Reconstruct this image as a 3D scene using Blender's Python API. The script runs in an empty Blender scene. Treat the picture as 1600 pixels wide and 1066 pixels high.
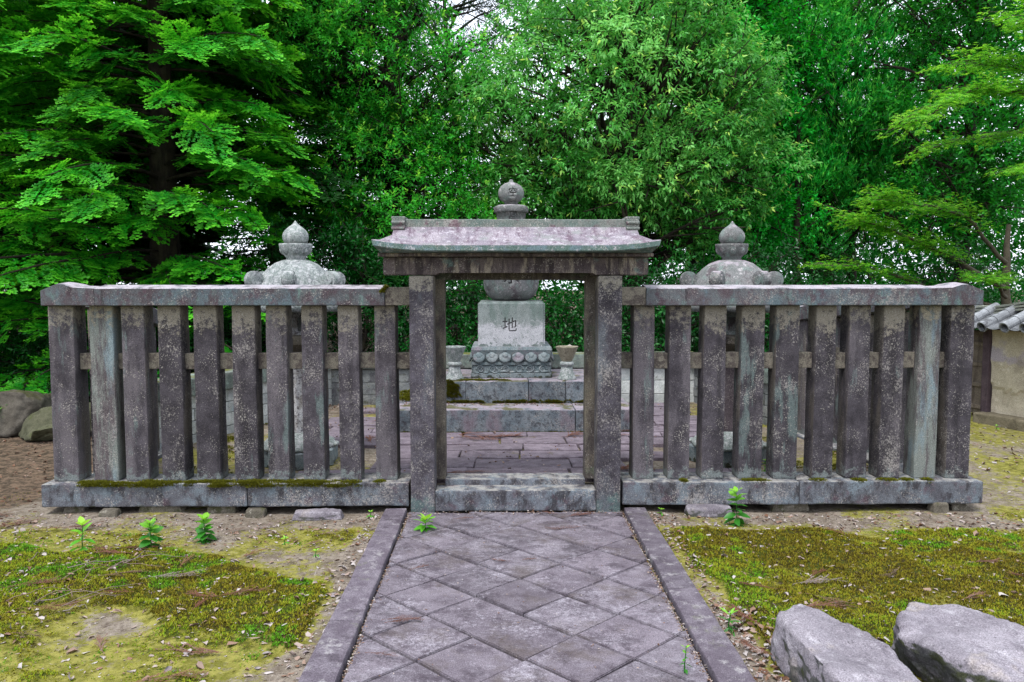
import bpy, bmesh, math, random
import numpy as np
from mathutils import Vector, Matrix, noise as mnoise

random.seed(7)
RNG = np.random.default_rng(11)
SC = bpy.context.scene
COL = SC.collection
R = math.radians

# ------------------------------------------------------------------ camera, sky, sun, exposure
cam_d = bpy.data.cameras.new('camera')
cam_d.sensor_width = 36.0
cam_d.lens = 28.125
cam_d.clip_start = 0.05
cam_d.clip_end = 400.0
cam = bpy.data.objects.new('camera', cam_d)
COL.objects.link(cam)
cam.location = (-0.10, -5.55, 1.60)
cam.rotation_euler = (R(90 - 4.209), 0.0, R(-0.779))
SC.camera = cam

SUN_EL, SUN_AZ = R(64), R(208)          # azimuth measured from +Y towards +X
world = bpy.data.worlds.new('World')
SC.world = world
world.use_nodes = True
wt = world.node_tree
wt.nodes.clear()
w_out = wt.nodes.new('ShaderNodeOutputWorld')
w_bg = wt.nodes.new('ShaderNodeBackground')
w_sky = wt.nodes.new('ShaderNodeTexSky')
w_sky.sky_type = 'NISHITA'
w_sky.sun_disc = False
w_sky.sun_elevation = SUN_EL
w_sky.sun_rotation = SUN_AZ
w_sky.air_density = 1.0
w_sky.dust_density = 4.0
w_mix = wt.nodes.new('ShaderNodeMixRGB')
w_mix.inputs[0].default_value = 0.8
w_mix.inputs[2].default_value = (8.2, 8.8, 9.9, 1)      # even white overcast
wt.links.new(w_sky.outputs[0], w_mix.inputs[1])
wt.links.new(w_mix.outputs[0], w_bg.inputs[0])
wt.links.new(w_bg.outputs[0], w_out.inputs[0])
w_bg.inputs[1].default_value = 0.15

sun_d = bpy.data.lights.new('sun', 'SUN')
sun_d.energy = 2.2
sun_d.angle = R(18)
sun_d.color = (1.0, 0.985, 0.96)
sun = bpy.data.objects.new('sun', sun_d)
COL.objects.link(sun)
sdir = Vector((math.sin(SUN_AZ) * math.cos(SUN_EL), math.cos(SUN_AZ) * math.cos(SUN_EL), math.sin(SUN_EL)))
sun.rotation_euler = (-sdir).to_track_quat('-Z', 'Y').to_euler()
sun.location = sdir * 30

SC.view_settings.view_transform = 'Standard'
SC.view_settings.look = 'None'
SC.view_settings.gamma = 1.0
SC.view_settings.use_curve_mapping = False
SC.view_settings.exposure = 0.75
SC.cycles.max_bounces = 7
SC.cycles.diffuse_bounces = 4
SC.cycles.transmission_bounces = 4
SC.cycles.glossy_bounces = 2

# ------------------------------------------------------------------ colours and materials
def lin(h, k=1.0):
    out = []
    for i in (0, 2, 4):
        v = int(h[i:i + 2], 16) / 255
        v = v / 12.92 if v <= 0.04045 else ((v + 0.055) / 1.055) ** 2.4
        out.append(min(v * k, 0.9))
    return (*out, 1.0)


class NT:
    def __init__(s, name):
        s.m = bpy.data.materials.new(name)
        s.m.use_nodes = True
        s.t = s.m.node_tree
        s.t.nodes.clear()

    def n(s, typ, **kw):
        nd = s.t.nodes.new(typ)
        for k, v in kw.items():
            setattr(nd, k, v)
        return nd

    def put(s, sock, v):
        if isinstance(v, bpy.types.NodeSocket):
            s.t.links.new(v, sock)
        else:
            sock.default_value = v

    def math(s, op, a, b=0.0, clamp=False):
        nd = s.n('ShaderNodeMath', operation=op, use_clamp=clamp)
        s.put(nd.inputs[0], a)
        s.put(nd.inputs[1], b)
        return nd.outputs[0]

    def step(s, v, lo, hi):
        nd = s.n('ShaderNodeMapRange', interpolation_type='SMOOTHSTEP')
        s.put(nd.inputs[0], v)
        nd.inputs[1].default_value = lo
        nd.inputs[2].default_value = hi
        if lo > hi:
            nd.inputs[1].default_value = hi
            nd.inputs[2].default_value = lo
            nd.inputs[3].default_value = 1.0
            nd.inputs[4].default_value = 0.0
        return nd.outputs[0]

    def mix(s, f, a, b):
        nd = s.n('ShaderNodeMixRGB')
        s.put(nd.inputs[0], f)
        s.put(nd.inputs[1], a)
        s.put(nd.inputs[2], b)
        return nd.outputs[0]

    def noise(s, vec, scale, detail=4.0, rough=0.6, stretch=None, off=0.0):
        if stretch or off:
            mp = s.n('ShaderNodeMapping')
            s.put(mp.inputs[0], vec)
            mp.inputs[1].default_value = (off, off * 1.7, off * 0.6)
            if stretch:
                mp.inputs[3].default_value = stretch
            vec = mp.outputs[0]
        nd = s.n('ShaderNodeTexNoise')
        s.put(nd.inputs['Vector'], vec)
        nd.inputs['Scale'].default_value = scale
        nd.inputs['Detail'].default_value = detail
        nd.inputs['Roughness'].default_value = rough
        return nd.outputs[0]


def stone(name, a, b, layers=(), bump=0.6, rough=0.9, base_scale=9.0, k=1.0, world_pos=False, grain=0.62):
    """a, b: mottled base colours.  layers: dicts col, scale, lo, hi, amt, stretch, z=(z0, z1), zk, up"""
    q = NT(name)
    tc = q.n('ShaderNodeTexCoord')
    oi = q.n('ShaderNodeObjectInfo')
    obj = tc.outputs['Object']
    vm = q.n('ShaderNodeVectorMath', operation='SCALE')
    cmb = q.n('ShaderNodeCombineXYZ')
    q.put(cmb.inputs[0], oi.outputs['Random'])
    q.put(cmb.inputs[1], q.math('MULTIPLY', oi.outputs['Random'], 7.3))
    q.put(cmb.inputs[2], q.math('MULTIPLY', oi.outputs['Random'], 3.1))
    q.put(vm.inputs[0], cmb.outputs[0])
    vm.inputs[3].default_value = 23.0
    va = q.n('ShaderNodeVectorMath', operation='ADD')
    q.put(va.inputs[0], obj)
    q.put(va.inputs[1], vm.outputs[0])
    vec = va.outputs[0]
    sep = q.n('ShaderNodeSeparateXYZ')
    q.put(sep.inputs[0], obj)
    geo = q.n('ShaderNodeNewGeometry')
    sn = q.n('ShaderNodeSeparateXYZ')
    q.put(sn.inputs[0], geo.outputs['Normal'])
    f = q.step(q.noise(vec, base_scale, 6, 0.65), 0.36, 0.64)
    col = q.mix(f, lin(a, k), lin(b, k))
    # overall lightness differs a little from piece to piece
    hv = q.n('ShaderNodeHueSaturation')
    q.put(hv.inputs['Value'], q.math('ADD', q.math('MULTIPLY', oi.outputs['Random'], 0.34), 0.83))
    q.put(hv.inputs['Color'], col)
    col = hv.outputs[0]
    for i, L in enumerate(layers):
        nv = q.noise(vec, L['scale'], L.get('detail', 5), L.get('rough', 0.62), L.get('stretch'), 3.7 * (i + 1))
        if 'vary' in L:
            rv = q.math('FRACT', q.math('ADD', q.math('MULTIPLY', oi.outputs['Random'], 7.13), 0.37 * i))
            nv = q.math('ADD', nv, q.math('MULTIPLY', q.math('SUBTRACT', rv, 0.5), L['vary']))
        if 'gate' in L:
            gs, ga = L['gate']
            nv = q.math('ADD', nv, q.math('MULTIPLY', q.math('SUBTRACT', q.noise(vec, gs, 3, 0.6, off=1.3 * (i + 2)), 0.56), ga))
        if 'z' in L:
            zm = q.step(sep.outputs[2], *L['z'])
            zk = L.get('zk', 0.6)
            nv = q.math('ADD', nv, q.math('MULTIPLY', q.math('SUBTRACT', zm, 1.0), zk))
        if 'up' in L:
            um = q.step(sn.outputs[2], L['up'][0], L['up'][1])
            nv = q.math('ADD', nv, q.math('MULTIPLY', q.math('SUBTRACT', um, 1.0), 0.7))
        if 'side' in L:      # faces turned along the fence: paler from weathering, and partly light painted into the colour
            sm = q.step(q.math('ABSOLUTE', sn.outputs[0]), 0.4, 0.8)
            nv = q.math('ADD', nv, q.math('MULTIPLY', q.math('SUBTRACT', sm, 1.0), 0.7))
        fac = q.math('MULTIPLY', q.step(nv, L['lo'], L['hi']), L.get('amt', 1.0), True)
        col = q.mix(fac, col, lin(L['col'], L.get('k', k)))
    g = q.noise(vec, 170, 3, 0.8)
    gv = q.n('ShaderNodeHueSaturation')
    q.put(gv.inputs['Value'], q.math('ADD', q.math('MULTIPLY', q.math('SUBTRACT', g, 0.5), grain * 5), 1.0))
    q.put(gv.inputs['Color'], col)
    col = gv.outputs[0]
    bs = q.n('ShaderNodeBsdfPrincipled')
    q.put(bs.inputs['Base Color'], col)
    bs.inputs['Roughness'].default_value = rough
    bs.inputs['Specular IOR Level'].default_value = 0.25
    h = q.math('ADD', q.math('MULTIPLY', q.noise(vec, 55, 5, 0.7, off=2.0), 0.6), q.math('MULTIPLY', q.noise(vec, 14, 4, 0.6, off=5.0), 0.8))
    bp = q.n('ShaderNodeBump')
    bp.inputs['Strength'].default_value = bump
    bp.inputs['Distance'].default_value = 0.008
    q.put(bp.inputs['Height'], h)
    q.put(bs.inputs['Normal'], bp.outputs[0])
    o = q.n('ShaderNodeOutputMaterial')
    q.put(o.inputs[0], bs.outputs[0])
    return q.m


def leafmat(name, dark, mid, bright, young, trans=0.3, rough=0.45, spec=0.35, k=1.0, tk=1.6):
    q = NT(name)
    at = q.n('ShaderNodeAttribute', attribute_name='tint')
    ay = q.n('ShaderNodeAttribute', attribute_name='young')
    cr = q.n('ShaderNodeValToRGB')
    cr.color_ramp.elements[0].color = lin(dark, k)
    cr.color_ramp.elements[1].color = lin(bright, k)
    e = cr.color_ramp.elements.new(0.5)
    e.color = lin(mid, k)
    q.put(cr.inputs[0], at.outputs['Fac'])
    col = q.mix(ay.outputs['Fac'], cr.outputs[0], lin(young, k))
    bs = q.n('ShaderNodeBsdfPrincipled')
    q.put(bs.inputs['Base Color'], col)
    bs.inputs['Roughness'].default_value = rough
    bs.inputs['Specular IOR Level'].default_value = spec
    tr = q.n('ShaderNodeBsdfTranslucent')
    hv = q.n('ShaderNodeHueSaturation')
    hv.inputs['Value'].default_value = tk
    hv.inputs['Hue'].default_value = 0.485
    q.put(hv.inputs['Color'], col)
    q.put(tr.inputs[0], hv.outputs[0])
    mx = q.n('ShaderNodeMixShader')
    mx.inputs[0].default_value = trans
    q.put(mx.inputs[1], bs.outputs[0])
    q.put(mx.inputs[2], tr.outputs[0])
    o = q.n('ShaderNodeOutputMaterial')
    q.put(o.inputs[0], mx.outputs[0])
    return q.m


def attrmat(name, cols, rough=0.9, spec=0.2, k=1.0, trans=0.0):
    """colour picked from a ramp by the per-piece 'tint'"""
    q = NT(name)
    at = q.n('ShaderNodeAttribute', attribute_name='tint')
    cr = q.n('ShaderNodeValToRGB')
    els = cr.color_ramp.elements
    els[0].color = lin(cols[0], k)
    els[1].color = lin(cols[-1], k)
    for i in range(1, len(cols) - 1):
        e = els.new(i / (len(cols) - 1))
        e.color = lin(cols[i], k)
    q.put(cr.inputs[0], at.outputs['Fac'])
    bs = q.n('ShaderNodeBsdfPrincipled')
    q.put(bs.inputs['Base Color'], cr.outputs[0])
    bs.inputs['Roughness'].default_value = rough
    bs.inputs['Specular IOR Level'].default_value = spec
    o = q.n('ShaderNodeOutputMaterial')
    if trans:
        tr = q.n('ShaderNodeBsdfTranslucent')
        q.put(tr.inputs[0], cr.outputs[0])
        mx = q.n('ShaderNodeMixShader')
        mx.inputs[0].default_value = trans
        q.put(mx.inputs[1], bs.outputs[0])
        q.put(mx.inputs[2], tr.outputs[0])
        q.put(o.inputs[0], mx.outputs[0])
    else:
        q.put(o.inputs[0], bs.outputs[0])
    return q.m


SPECK = dict(col='c9c2ba', scale=110, lo=0.575, hi=0.66, amt=0.7, detail=4, gate=(7, 0.5))
SPECK2 = dict(col='b9b2ad', scale=64, lo=0.55, hi=0.62, amt=0.7, detail=9, rough=0.85, gate=(4, 0.5), vary=0.10)
M = {}
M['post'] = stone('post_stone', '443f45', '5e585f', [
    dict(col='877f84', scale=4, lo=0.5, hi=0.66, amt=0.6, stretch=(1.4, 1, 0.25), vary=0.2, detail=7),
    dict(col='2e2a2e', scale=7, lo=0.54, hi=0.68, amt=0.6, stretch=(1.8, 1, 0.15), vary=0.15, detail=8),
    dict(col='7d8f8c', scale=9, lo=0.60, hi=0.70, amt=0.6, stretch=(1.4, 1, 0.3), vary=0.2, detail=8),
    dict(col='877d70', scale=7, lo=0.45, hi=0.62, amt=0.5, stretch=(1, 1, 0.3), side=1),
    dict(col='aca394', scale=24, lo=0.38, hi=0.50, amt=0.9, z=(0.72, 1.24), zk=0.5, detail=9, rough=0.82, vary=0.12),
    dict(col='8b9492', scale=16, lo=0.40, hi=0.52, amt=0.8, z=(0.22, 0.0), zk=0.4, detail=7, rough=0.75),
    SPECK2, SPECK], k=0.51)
M['post_pale'] = stone('post_stone_pale', '5b5156', '736a6c', [
    dict(col='8f958f', scale=6, lo=0.43, hi=0.56, amt=0.95, stretch=(1.4, 1, 0.18), detail=9, rough=0.8),
    dict(col='8ea3ac', scale=6, lo=0.52, hi=0.66, amt=0.7, stretch=(1.2, 1, 0.25)),
    dict(col='b8ac94', scale=16, lo=0.42, hi=0.52, amt=0.8, z=(0.9, 1.22), zk=0.4, detail=8, rough=0.75),
    SPECK2, SPECK], k=0.53)
M['rail'] = stone('rail_stone', '5f5459', '6f7478', [
    dict(col='6c8088', scale=6, lo=0.46, hi=0.62, amt=0.8, stretch=(1, 1, 0.5), detail=8, rough=0.7),
    dict(col='7a9690', scale=12, lo=0.54, hi=0.66, amt=0.7, stretch=(1, 1, 0.4), detail=8, rough=0.75),
    dict(col='5f4a54', scale=12, lo=0.50, hi=0.62, amt=0.8, stretch=(1, 1, 0.6), detail=9, rough=0.78),
    dict(col='7484a0', scale=7, lo=0.60, hi=0.70, amt=0.5, stretch=(1, 1, 0.6), detail=8, rough=0.75),
    dict(col='3a3338', scale=14, lo=0.62, hi=0.70, amt=0.7, stretch=(1, 1, 0.2)),
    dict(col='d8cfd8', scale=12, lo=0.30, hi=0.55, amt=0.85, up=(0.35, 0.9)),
    SPECK2, SPECK], k=0.50)
M['beige'] = stone('sheltered_stone', '8a8276', '9a9284', [
    dict(col='5a504e', scale=13, lo=0.47, hi=0.57, amt=0.85, detail=9, rough=0.8),
    dict(col='6c6f62', scale=4, lo=0.55, hi=0.7, amt=0.5)], k=0.53)
M['pale_brown'] = stone('brownish_pale_stone', '9a927e', 'b0a893', [dict(col='6c6458', scale=13, lo=0.52, hi=0.62, amt=0.8, detail=9, rough=0.8)], k=0.58)
M['jamb'] = stone('jamb_stone', '6e675f', '857c6c', [
    dict(col='4d4545', scale=9, lo=0.46, hi=0.60, amt=0.85, stretch=(1, 1, 0.3), detail=7),
    dict(col='6f7a66', scale=6, lo=0.55, hi=0.68, amt=0.6), SPECK], k=0.55)
M['gate_post'] = stone('gate_post_stone', '48434a', '625d66', [
    dict(col='7d868c', scale=6, lo=0.5, hi=0.66, amt=0.5, stretch=(1, 1, 0.35)),
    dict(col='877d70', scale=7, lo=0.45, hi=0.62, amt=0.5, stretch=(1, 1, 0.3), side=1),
    dict(col='b0a99c', scale=22, lo=0.40, hi=0.50, amt=0.9, z=(1.35, 1.66), zk=0.42, detail=9, rough=0.8),
    dict(col='66807c', scale=12, lo=0.40, hi=0.56, amt=0.7, z=(0.34, 0.05), zk=0.4, detail=7),
    SPECK2, dict(col='c2bcb6', scale=60, lo=0.57, hi=0.63, amt=0.6, detail=8, rough=0.85), SPECK], k=0.52)
M['base'] = stone('base_stone', '626168', '7a7e86', [
    dict(col='828f98', scale=6, lo=0.47, hi=0.64, amt=0.7),
    dict(col='3c373b', scale=12, lo=0.48, hi=0.62, amt=0.85, stretch=(1, 1, 0.5), detail=8, rough=0.7),
    dict(col='66505a', scale=9, lo=0.54, hi=0.66, amt=0.6),
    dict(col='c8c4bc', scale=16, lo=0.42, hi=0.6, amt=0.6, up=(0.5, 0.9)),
    dict(col='3f3f22', scale=12, lo=0.50, hi=0.62, amt=0.6, z=(0.05, 0.0), zk=0.5),
    SPECK2, SPECK], k=0.57)
M['lintel'] = stone('lintel_stone', '5b5053', '776b69', [
    dict(col='a89c8c', scale=9, lo=0.50, hi=0.60, amt=0.9, stretch=(1.3, 1, 0.3), detail=7, rough=0.7),
    dict(col='3a3235', scale=11, lo=0.52, hi=0.62, amt=0.8, stretch=(1.4, 1, 0.15)),
    dict(col='6f8a86', scale=7, lo=0.60, hi=0.68, amt=0.6), SPECK], k=0.57)
M['roof'] = stone('roof_stone', '827a84', 'a0979f', [
    dict(col='6f5c6a', scale=10, lo=0.47, hi=0.60, amt=0.9, stretch=(1.6, 0.4, 0.4), detail=9, rough=0.8),
    dict(col='8d9590', scale=7, lo=0.52, hi=0.66, amt=0.6),
    dict(col='6f5a68', scale=3, lo=0.56, hi=0.7, amt=0.5),
    dict(col='5f7d74', scale=9, lo=0.20, hi=0.38, amt=0.85, up=(0.55, 0.25)),
    dict(col='7e94a0', scale=12, lo=0.48, hi=0.6, amt=0.6, up=(0.5, 0.2)),
    dict(col='d6d0d7', scale=26, lo=0.53, hi=0.62, amt=0.75, detail=9, rough=0.8),
    SPECK], k=0.59)
M['ridge'] = stone('ridge_stone', '6b7a74', '83857f', [
    dict(col='7a5a66', scale=9, lo=0.54, hi=0.64, amt=0.8),
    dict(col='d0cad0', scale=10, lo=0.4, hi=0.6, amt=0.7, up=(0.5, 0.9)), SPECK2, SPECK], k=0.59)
M['path'] = stone('path_stone', '7c727c', '948a94', [
    dict(col='564b55', scale=7, lo=0.48, hi=0.64, amt=0.75, detail=8, rough=0.7),
    dict(col='bdb6c0', scale=13, lo=0.47, hi=0.66, amt=0.75, vary=0.08, detail=12, rough=0.88, stretch=(0.8, 1.2, 1)),
    dict(col='d6cfda', scale=44, lo=0.53, hi=0.62, amt=0.6, detail=8, rough=0.85, gate=(4, 0.5)),
    dict(col='6e625c', scale=2.6, lo=0.50, hi=0.66, amt=0.6, detail=9, rough=0.75),
    dict(col='3f383e', scale=5, lo=0.56, hi=0.68, amt=0.55, detail=10, rough=0.8, vary=0.12)], k=0.46, base_scale=5)
M['kerb'] = stone('kerb_stone', '6f6570', '8a818b', [
    dict(col='544a54', scale=7, lo=0.52, hi=0.66, amt=0.7, detail=8, rough=0.7),
    dict(col='bdb8ba', scale=12, lo=0.54, hi=0.66, amt=0.8, detail=8, rough=0.75),
    dict(col='8d8f78', scale=6, lo=0.6, hi=0.7, amt=0.5)], k=0.47)
M['court'] = stone('courtyard_stone', '877a84', '9f919c', [
    dict(col='5d4c5a', scale=8, lo=0.52, hi=0.66, amt=0.6, detail=8),
    dict(col='b3a6b4', scale=12, lo=0.55, hi=0.66, amt=0.6, detail=8, rough=0.75),
    dict(col='8a8458', scale=4, lo=0.62, hi=0.72, amt=0.5)], k=0.47)
M['step'] = stone('step_stone', '737f88', '8f969c', [
    dict(col='3a353c', scale=16, lo=0.46, hi=0.60, amt=0.85, detail=12, rough=0.85),
    dict(col='96848f', scale=4, lo=0.52, hi=0.68, amt=0.7, stretch=(1, 1, 0.4)),
    dict(col='23240f', scale=11, lo=0.46, hi=0.56, amt=0.9, z=(0.13, 0.0), zk=0.35, detail=8),
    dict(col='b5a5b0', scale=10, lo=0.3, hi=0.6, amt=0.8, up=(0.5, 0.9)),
    dict(col='5c5a1c', scale=4, lo=0.52, hi=0.60, amt=0.85, up=(0.5, 0.9)), SPECK], k=0.56)
M['pale'] = stone('pale_carved_stone', '8b9792', 'a9b1ae', [
    dict(col='7a7f82', scale=8, lo=0.5, hi=0.64, amt=0.7, stretch=(1, 1, 0.4)),
    dict(col='cfd0d0', scale=30, lo=0.47, hi=0.58, amt=0.85, detail=8, rough=0.8),
    dict(col='6b6a70', scale=45, lo=0.58, hi=0.66, amt=0.7)], k=0.55)
M['white_lichen'] = stone('lichen_block_stone', '8a938f', '9ea6a4', [
    dict(col='74857e', scale=5, lo=0.46, hi=0.62, amt=0.8, stretch=(1.5, 1, 0.3)),
    dict(col='d8d7dc', scale=9, lo=0.36, hi=0.52, amt=0.95, z=(0.46, 0.14), zk=0.34, detail=12, rough=0.9),
    dict(col='73807a', scale=20, lo=0.44, hi=0.54, amt=0.9, z=(0.10, 0.0), zk=0.3, detail=7),
    dict(col='6b6a70', scale=50, lo=0.60, hi=0.66, amt=0.8)], k=0.56)
M['greystone'] = stone('grey_carved_stone', '747876', '8c8c8c', [
    dict(col='5a4a52', scale=7, lo=0.52, hi=0.64, amt=0.7),
    dict(col='8aa098', scale=9, lo=0.52, hi=0.64, amt=0.6),
    dict(col='c8c4c4', scale=18, lo=0.55, hi=0.64, amt=0.8, detail=8, rough=0.75),
    dict(col='cdbfca', scale=14, lo=0.4, hi=0.6, amt=0.6, up=(0.3, 0.9)), SPECK], k=0.56)
M['moulded'] = stone('mossy_carved_stone', '7c8c90', '9ca4a6', [
    dict(col='5a5b60', scale=14, lo=0.54, hi=0.64, amt=0.7, detail=8),
    dict(col='a899a4', scale=6, lo=0.5, hi=0.66, amt=0.7, z=(0.10, 0.22), zk=0.3),
    dict(col='2b3012', scale=12, lo=0.44, hi=0.54, amt=0.9, z=(0.10, 0.0), zk=0.3, detail=8), SPECK], k=0.56)
M['shaft'] = stone('speckled_white_stone', 'bdbdc0', 'd2d2d4', [
    dict(col='56505a', scale=40, lo=0.50, hi=0.58, amt=0.9, detail=7, rough=0.75),
    dict(col='7a6e60', scale=10, lo=0.4, hi=0.6, amt=0.6, z=(0.0, 0.1), zk=0.3)], k=0.8)
M['shaft_dark'] = stone('dark_speckled_stone', '5d5259', '70666c', [SPECK2, SPECK], k=0.59)
M['wall_white'] = stone('whitish_wall_stone', 'aeb2ae', 'c3c5c3', [
    dict(col='8d9296', scale=6, lo=0.5, hi=0.66, amt=0.6),
    dict(col='93a6b4', scale=5, lo=0.55, hi=0.68, amt=0.5),
    dict(col='5c5e50', scale=14, lo=0.60, hi=0.68, amt=0.6, detail=8),
    dict(col='54583a', scale=9, lo=0.46, hi=0.58, amt=0.8, z=(0.04, -0.06), zk=0.35)], k=0.85, bump=0.4)
M['wall_grey'] = stone('grey_wall_stone', '83878a', '9b9e9c', [
    dict(col='5f5c62', scale=8, lo=0.5, hi=0.62, amt=0.7),
    dict(col='4b4e30', scale=10, lo=0.55, hi=0.66, amt=0.7), SPECK], k=0.56)
M['coping'] = stone('coping_stone', '77837c', '949a92', [
    dict(col='9fb4a8', scale=9, lo=0.5, hi=0.62, amt=0.7),
    dict(col='5f4f55', scale=9, lo=0.56, hi=0.66, amt=0.6),
    dict(col='6f7022', scale=5, lo=0.42, hi=0.56, amt=0.9, up=(0.4, 0.9)), SPECK], k=0.56)
M['rock'] = stone('rock_stone', '8f8890', 'aaa3ab', [
    dict(col='6e6670', scale=5, lo=0.48, hi=0.66, amt=0.7, detail=9, rough=0.7),
    dict(col='cfcad0', scale=9, lo=0.52, hi=0.68, amt=0.75, detail=9, rough=0.72),
    dict(col='b7aa9c', scale=4, lo=0.55, hi=0.68, amt=0.5),
    dict(col='4e5348', scale=7, lo=0.25, hi=0.5, amt=0.75, up=(0.35, -0.1)),
    dict(col='4a5120', scale=9, lo=0.48, hi=0.6, amt=0.7, up=(0.3, -0.1)),
    dict(col='57505a', scale=50, lo=0.60, hi=0.67, amt=0.6)], k=0.55, bump=0.9, base_scale=4)
M['boulder'] = stone('boulder_stone', '6b6459', '7c756a', [
    dict(col='40403a', scale=6, lo=0.5, hi=0.64, amt=0.7, detail=8),
    dict(col='5a5a30', scale=4, lo=0.42, hi=0.6, amt=0.8, up=(0.1, 0.7))], k=0.42, bump=0.9)
M['boulder_green'] = stone('algae_boulder_stone', '66674e', '7b7a60', [
    dict(col='45452f', scale=6, lo=0.5, hi=0.64, amt=0.6),
    dict(col='4f5a1c', scale=5, lo=0.5, hi=0.64, amt=0.8, up=(0.0, 0.7))], k=0.42)
M['rubble'] = stone('rubble_stone', '716a5d', '857d70', [
    dict(col='4d5228', scale=12, lo=0.5, hi=0.62, amt=0.7),
    dict(col='b4aea0', scale=22, lo=0.55, hi=0.65, amt=0.7)], k=0.53)
M['groove'] = stone('carved_letter_grime', '5c585a', '686466', [], k=0.53)
M['plaster'] = stone('earth_plaster', 'bdb19c', 'cbc0aa', [
    dict(col='a59ba6', scale=1.6, lo=0.48, hi=0.56, amt=0.85, z=(0.5, 0.75), zk=0.3, detail=5),
    dict(col='8e8374', scale=3, lo=0.55, hi=0.66, amt=0.6),
    dict(col='d5cdbb', scale=12, lo=0.6, hi=0.68, amt=0.6)], k=0.95, bump=0.8)
M['plaster_low'] = stone('bare_earth_wall', '8f8570', 'a0957e', [
    dict(col='6f6653', scale=8, lo=0.5, hi=0.62, amt=0.7)], k=0.53, bump=1.0)
M['wood'] = stone('weathered_wood', '877a6e', '9a8c7f', [
    dict(col='5c5048', scale=14, lo=0.5, hi=0.62, amt=0.7, stretch=(1, 1, 0.08))], k=0.53)
M['wood_dark'] = stone('weathered_post_wood', '62525a', '75646a', [
    dict(col='43383c', scale=14, lo=0.5, hi=0.62, amt=0.7, stretch=(1, 1, 0.08))], k=0.53)
M['tile'] = stone('grey_roof_tile', '8d9094', 'a6a9ad', [
    dict(col='4c4a50', scale=9, lo=0.52, hi=0.62, amt=0.7),
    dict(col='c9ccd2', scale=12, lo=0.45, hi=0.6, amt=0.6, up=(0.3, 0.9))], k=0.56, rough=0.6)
M['tile_ridge'] = stone('ridge_tile', '7c8078', '949789', [
    dict(col='a8ab9c', scale=9, lo=0.45, hi=0.6, amt=0.7, up=(0.3, 0.9))], k=0.56, rough=0.7)
M['concrete'] = stone('pale_kerb_concrete', 'a6a5a4', 'b6b5b3', [], k=0.53)
M['bark'] = stone('dark_bark', '2e2724', '43392f', [
    dict(col='55503f', scale=8, lo=0.5, hi=0.62, amt=0.6, stretch=(1, 1, 0.2))], k=0.53, bump=1.0)
M['bark_brown'] = stone('brown_fibrous_bark', '4c392f', '62493c', [
    dict(col='32271f', scale=16, lo=0.5, hi=0.6, amt=0.8, stretch=(1, 1, 0.06))], k=0.53, bump=1.0)
M['bark_grey'] = stone('grey_branch_bark', '5d5648', '706857', [], k=0.53, bump=0.8)

M['fir'] = leafmat('fir_needles', '0a4c10', '148214', '28ac1c', '74dc30', trans=0.35, rough=0.5, spec=0.25, k=0.85, tk=1.5)
M['hinoki'] = leafmat('dark_conifer_needles', '06210a', '0f4212', '1d6320', '3c8a26', trans=0.15, rough=0.55, spec=0.2, k=0.6)
M['camellia'] = leafmat('glossy_green_leaves', '125c14', '28a026', '4cc83c', '98e448', trans=0.45, rough=0.45, spec=0.28, k=0.78, tk=1.7)
M['oak'] = leafmat('oak_leaves', '24681e', '48a03c', '7cc062', 'b8dc60', trans=0.4, rough=0.42, spec=0.38, k=0.98, tk=1.6)
M['podo'] = leafmat('tufted_leaves', '0c5a1c', '1ca038', '3ccc50', '84ec5c', trans=0.45, rough=0.5, spec=0.22, k=0.95)
M['round'] = leafmat('round_green_leaves', '085a1a', '14a030', '30cc48', '64e45c', trans=0.45, rough=0.5, spec=0.22, k=0.93)
M['maple'] = leafmat('maple_leaves', '2c8c18', '4cb420', '78d430', 'a4e840', trans=0.5, rough=0.5, spec=0.25, k=0.68, tk=1.5)
M['under'] = leafmat('shade_leaves', '083c12', '0e601c', '1a7e26', '309c32', trans=0.3, rough=0.42, spec=0.35, k=0.62)
M['far'] = leafmat('far_leaves', '0a4c10', '14781c', '26a02c', '54c040', trans=0.45, rough=0.55, spec=0.18, k=0.85)
M['seedling'] = leafmat('seedling_leaves', '3a8a1c', '62b82c', '92d83c', 'b4ec4c', trans=0.35, rough=0.42, spec=0.4, k=0.72)
M['seedling_deep'] = leafmat('seedling_deep_leaves', '1c5c18', '3a8a26', '66b432', '98d840', trans=0.3, rough=0.42, spec=0.4, k=0.72)
M['mossblade'] = attrmat('moss_shoots', ['55461a', '76681c', '948c26', 'a0a42a', '84a622', '5f9c1e'], k=0.74, trans=0.25)
M['mosspad'] = attrmat('moss_pads', ['6b6a1e', '8a8a24', '7c8a1e'], k=0.55, trans=0.2)
M['litter'] = attrmat('dead_leaves', ['5d4437', '8a6650', 'a38a7a', 'b9a9a2', 'c8c0bc', '7f7078'], k=0.62)
M['needle_litter'] = attrmat('dead_needle_sprays', ['6a4034', '855a48', '8d7468', '9a8f8c'], k=0.57)

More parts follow.
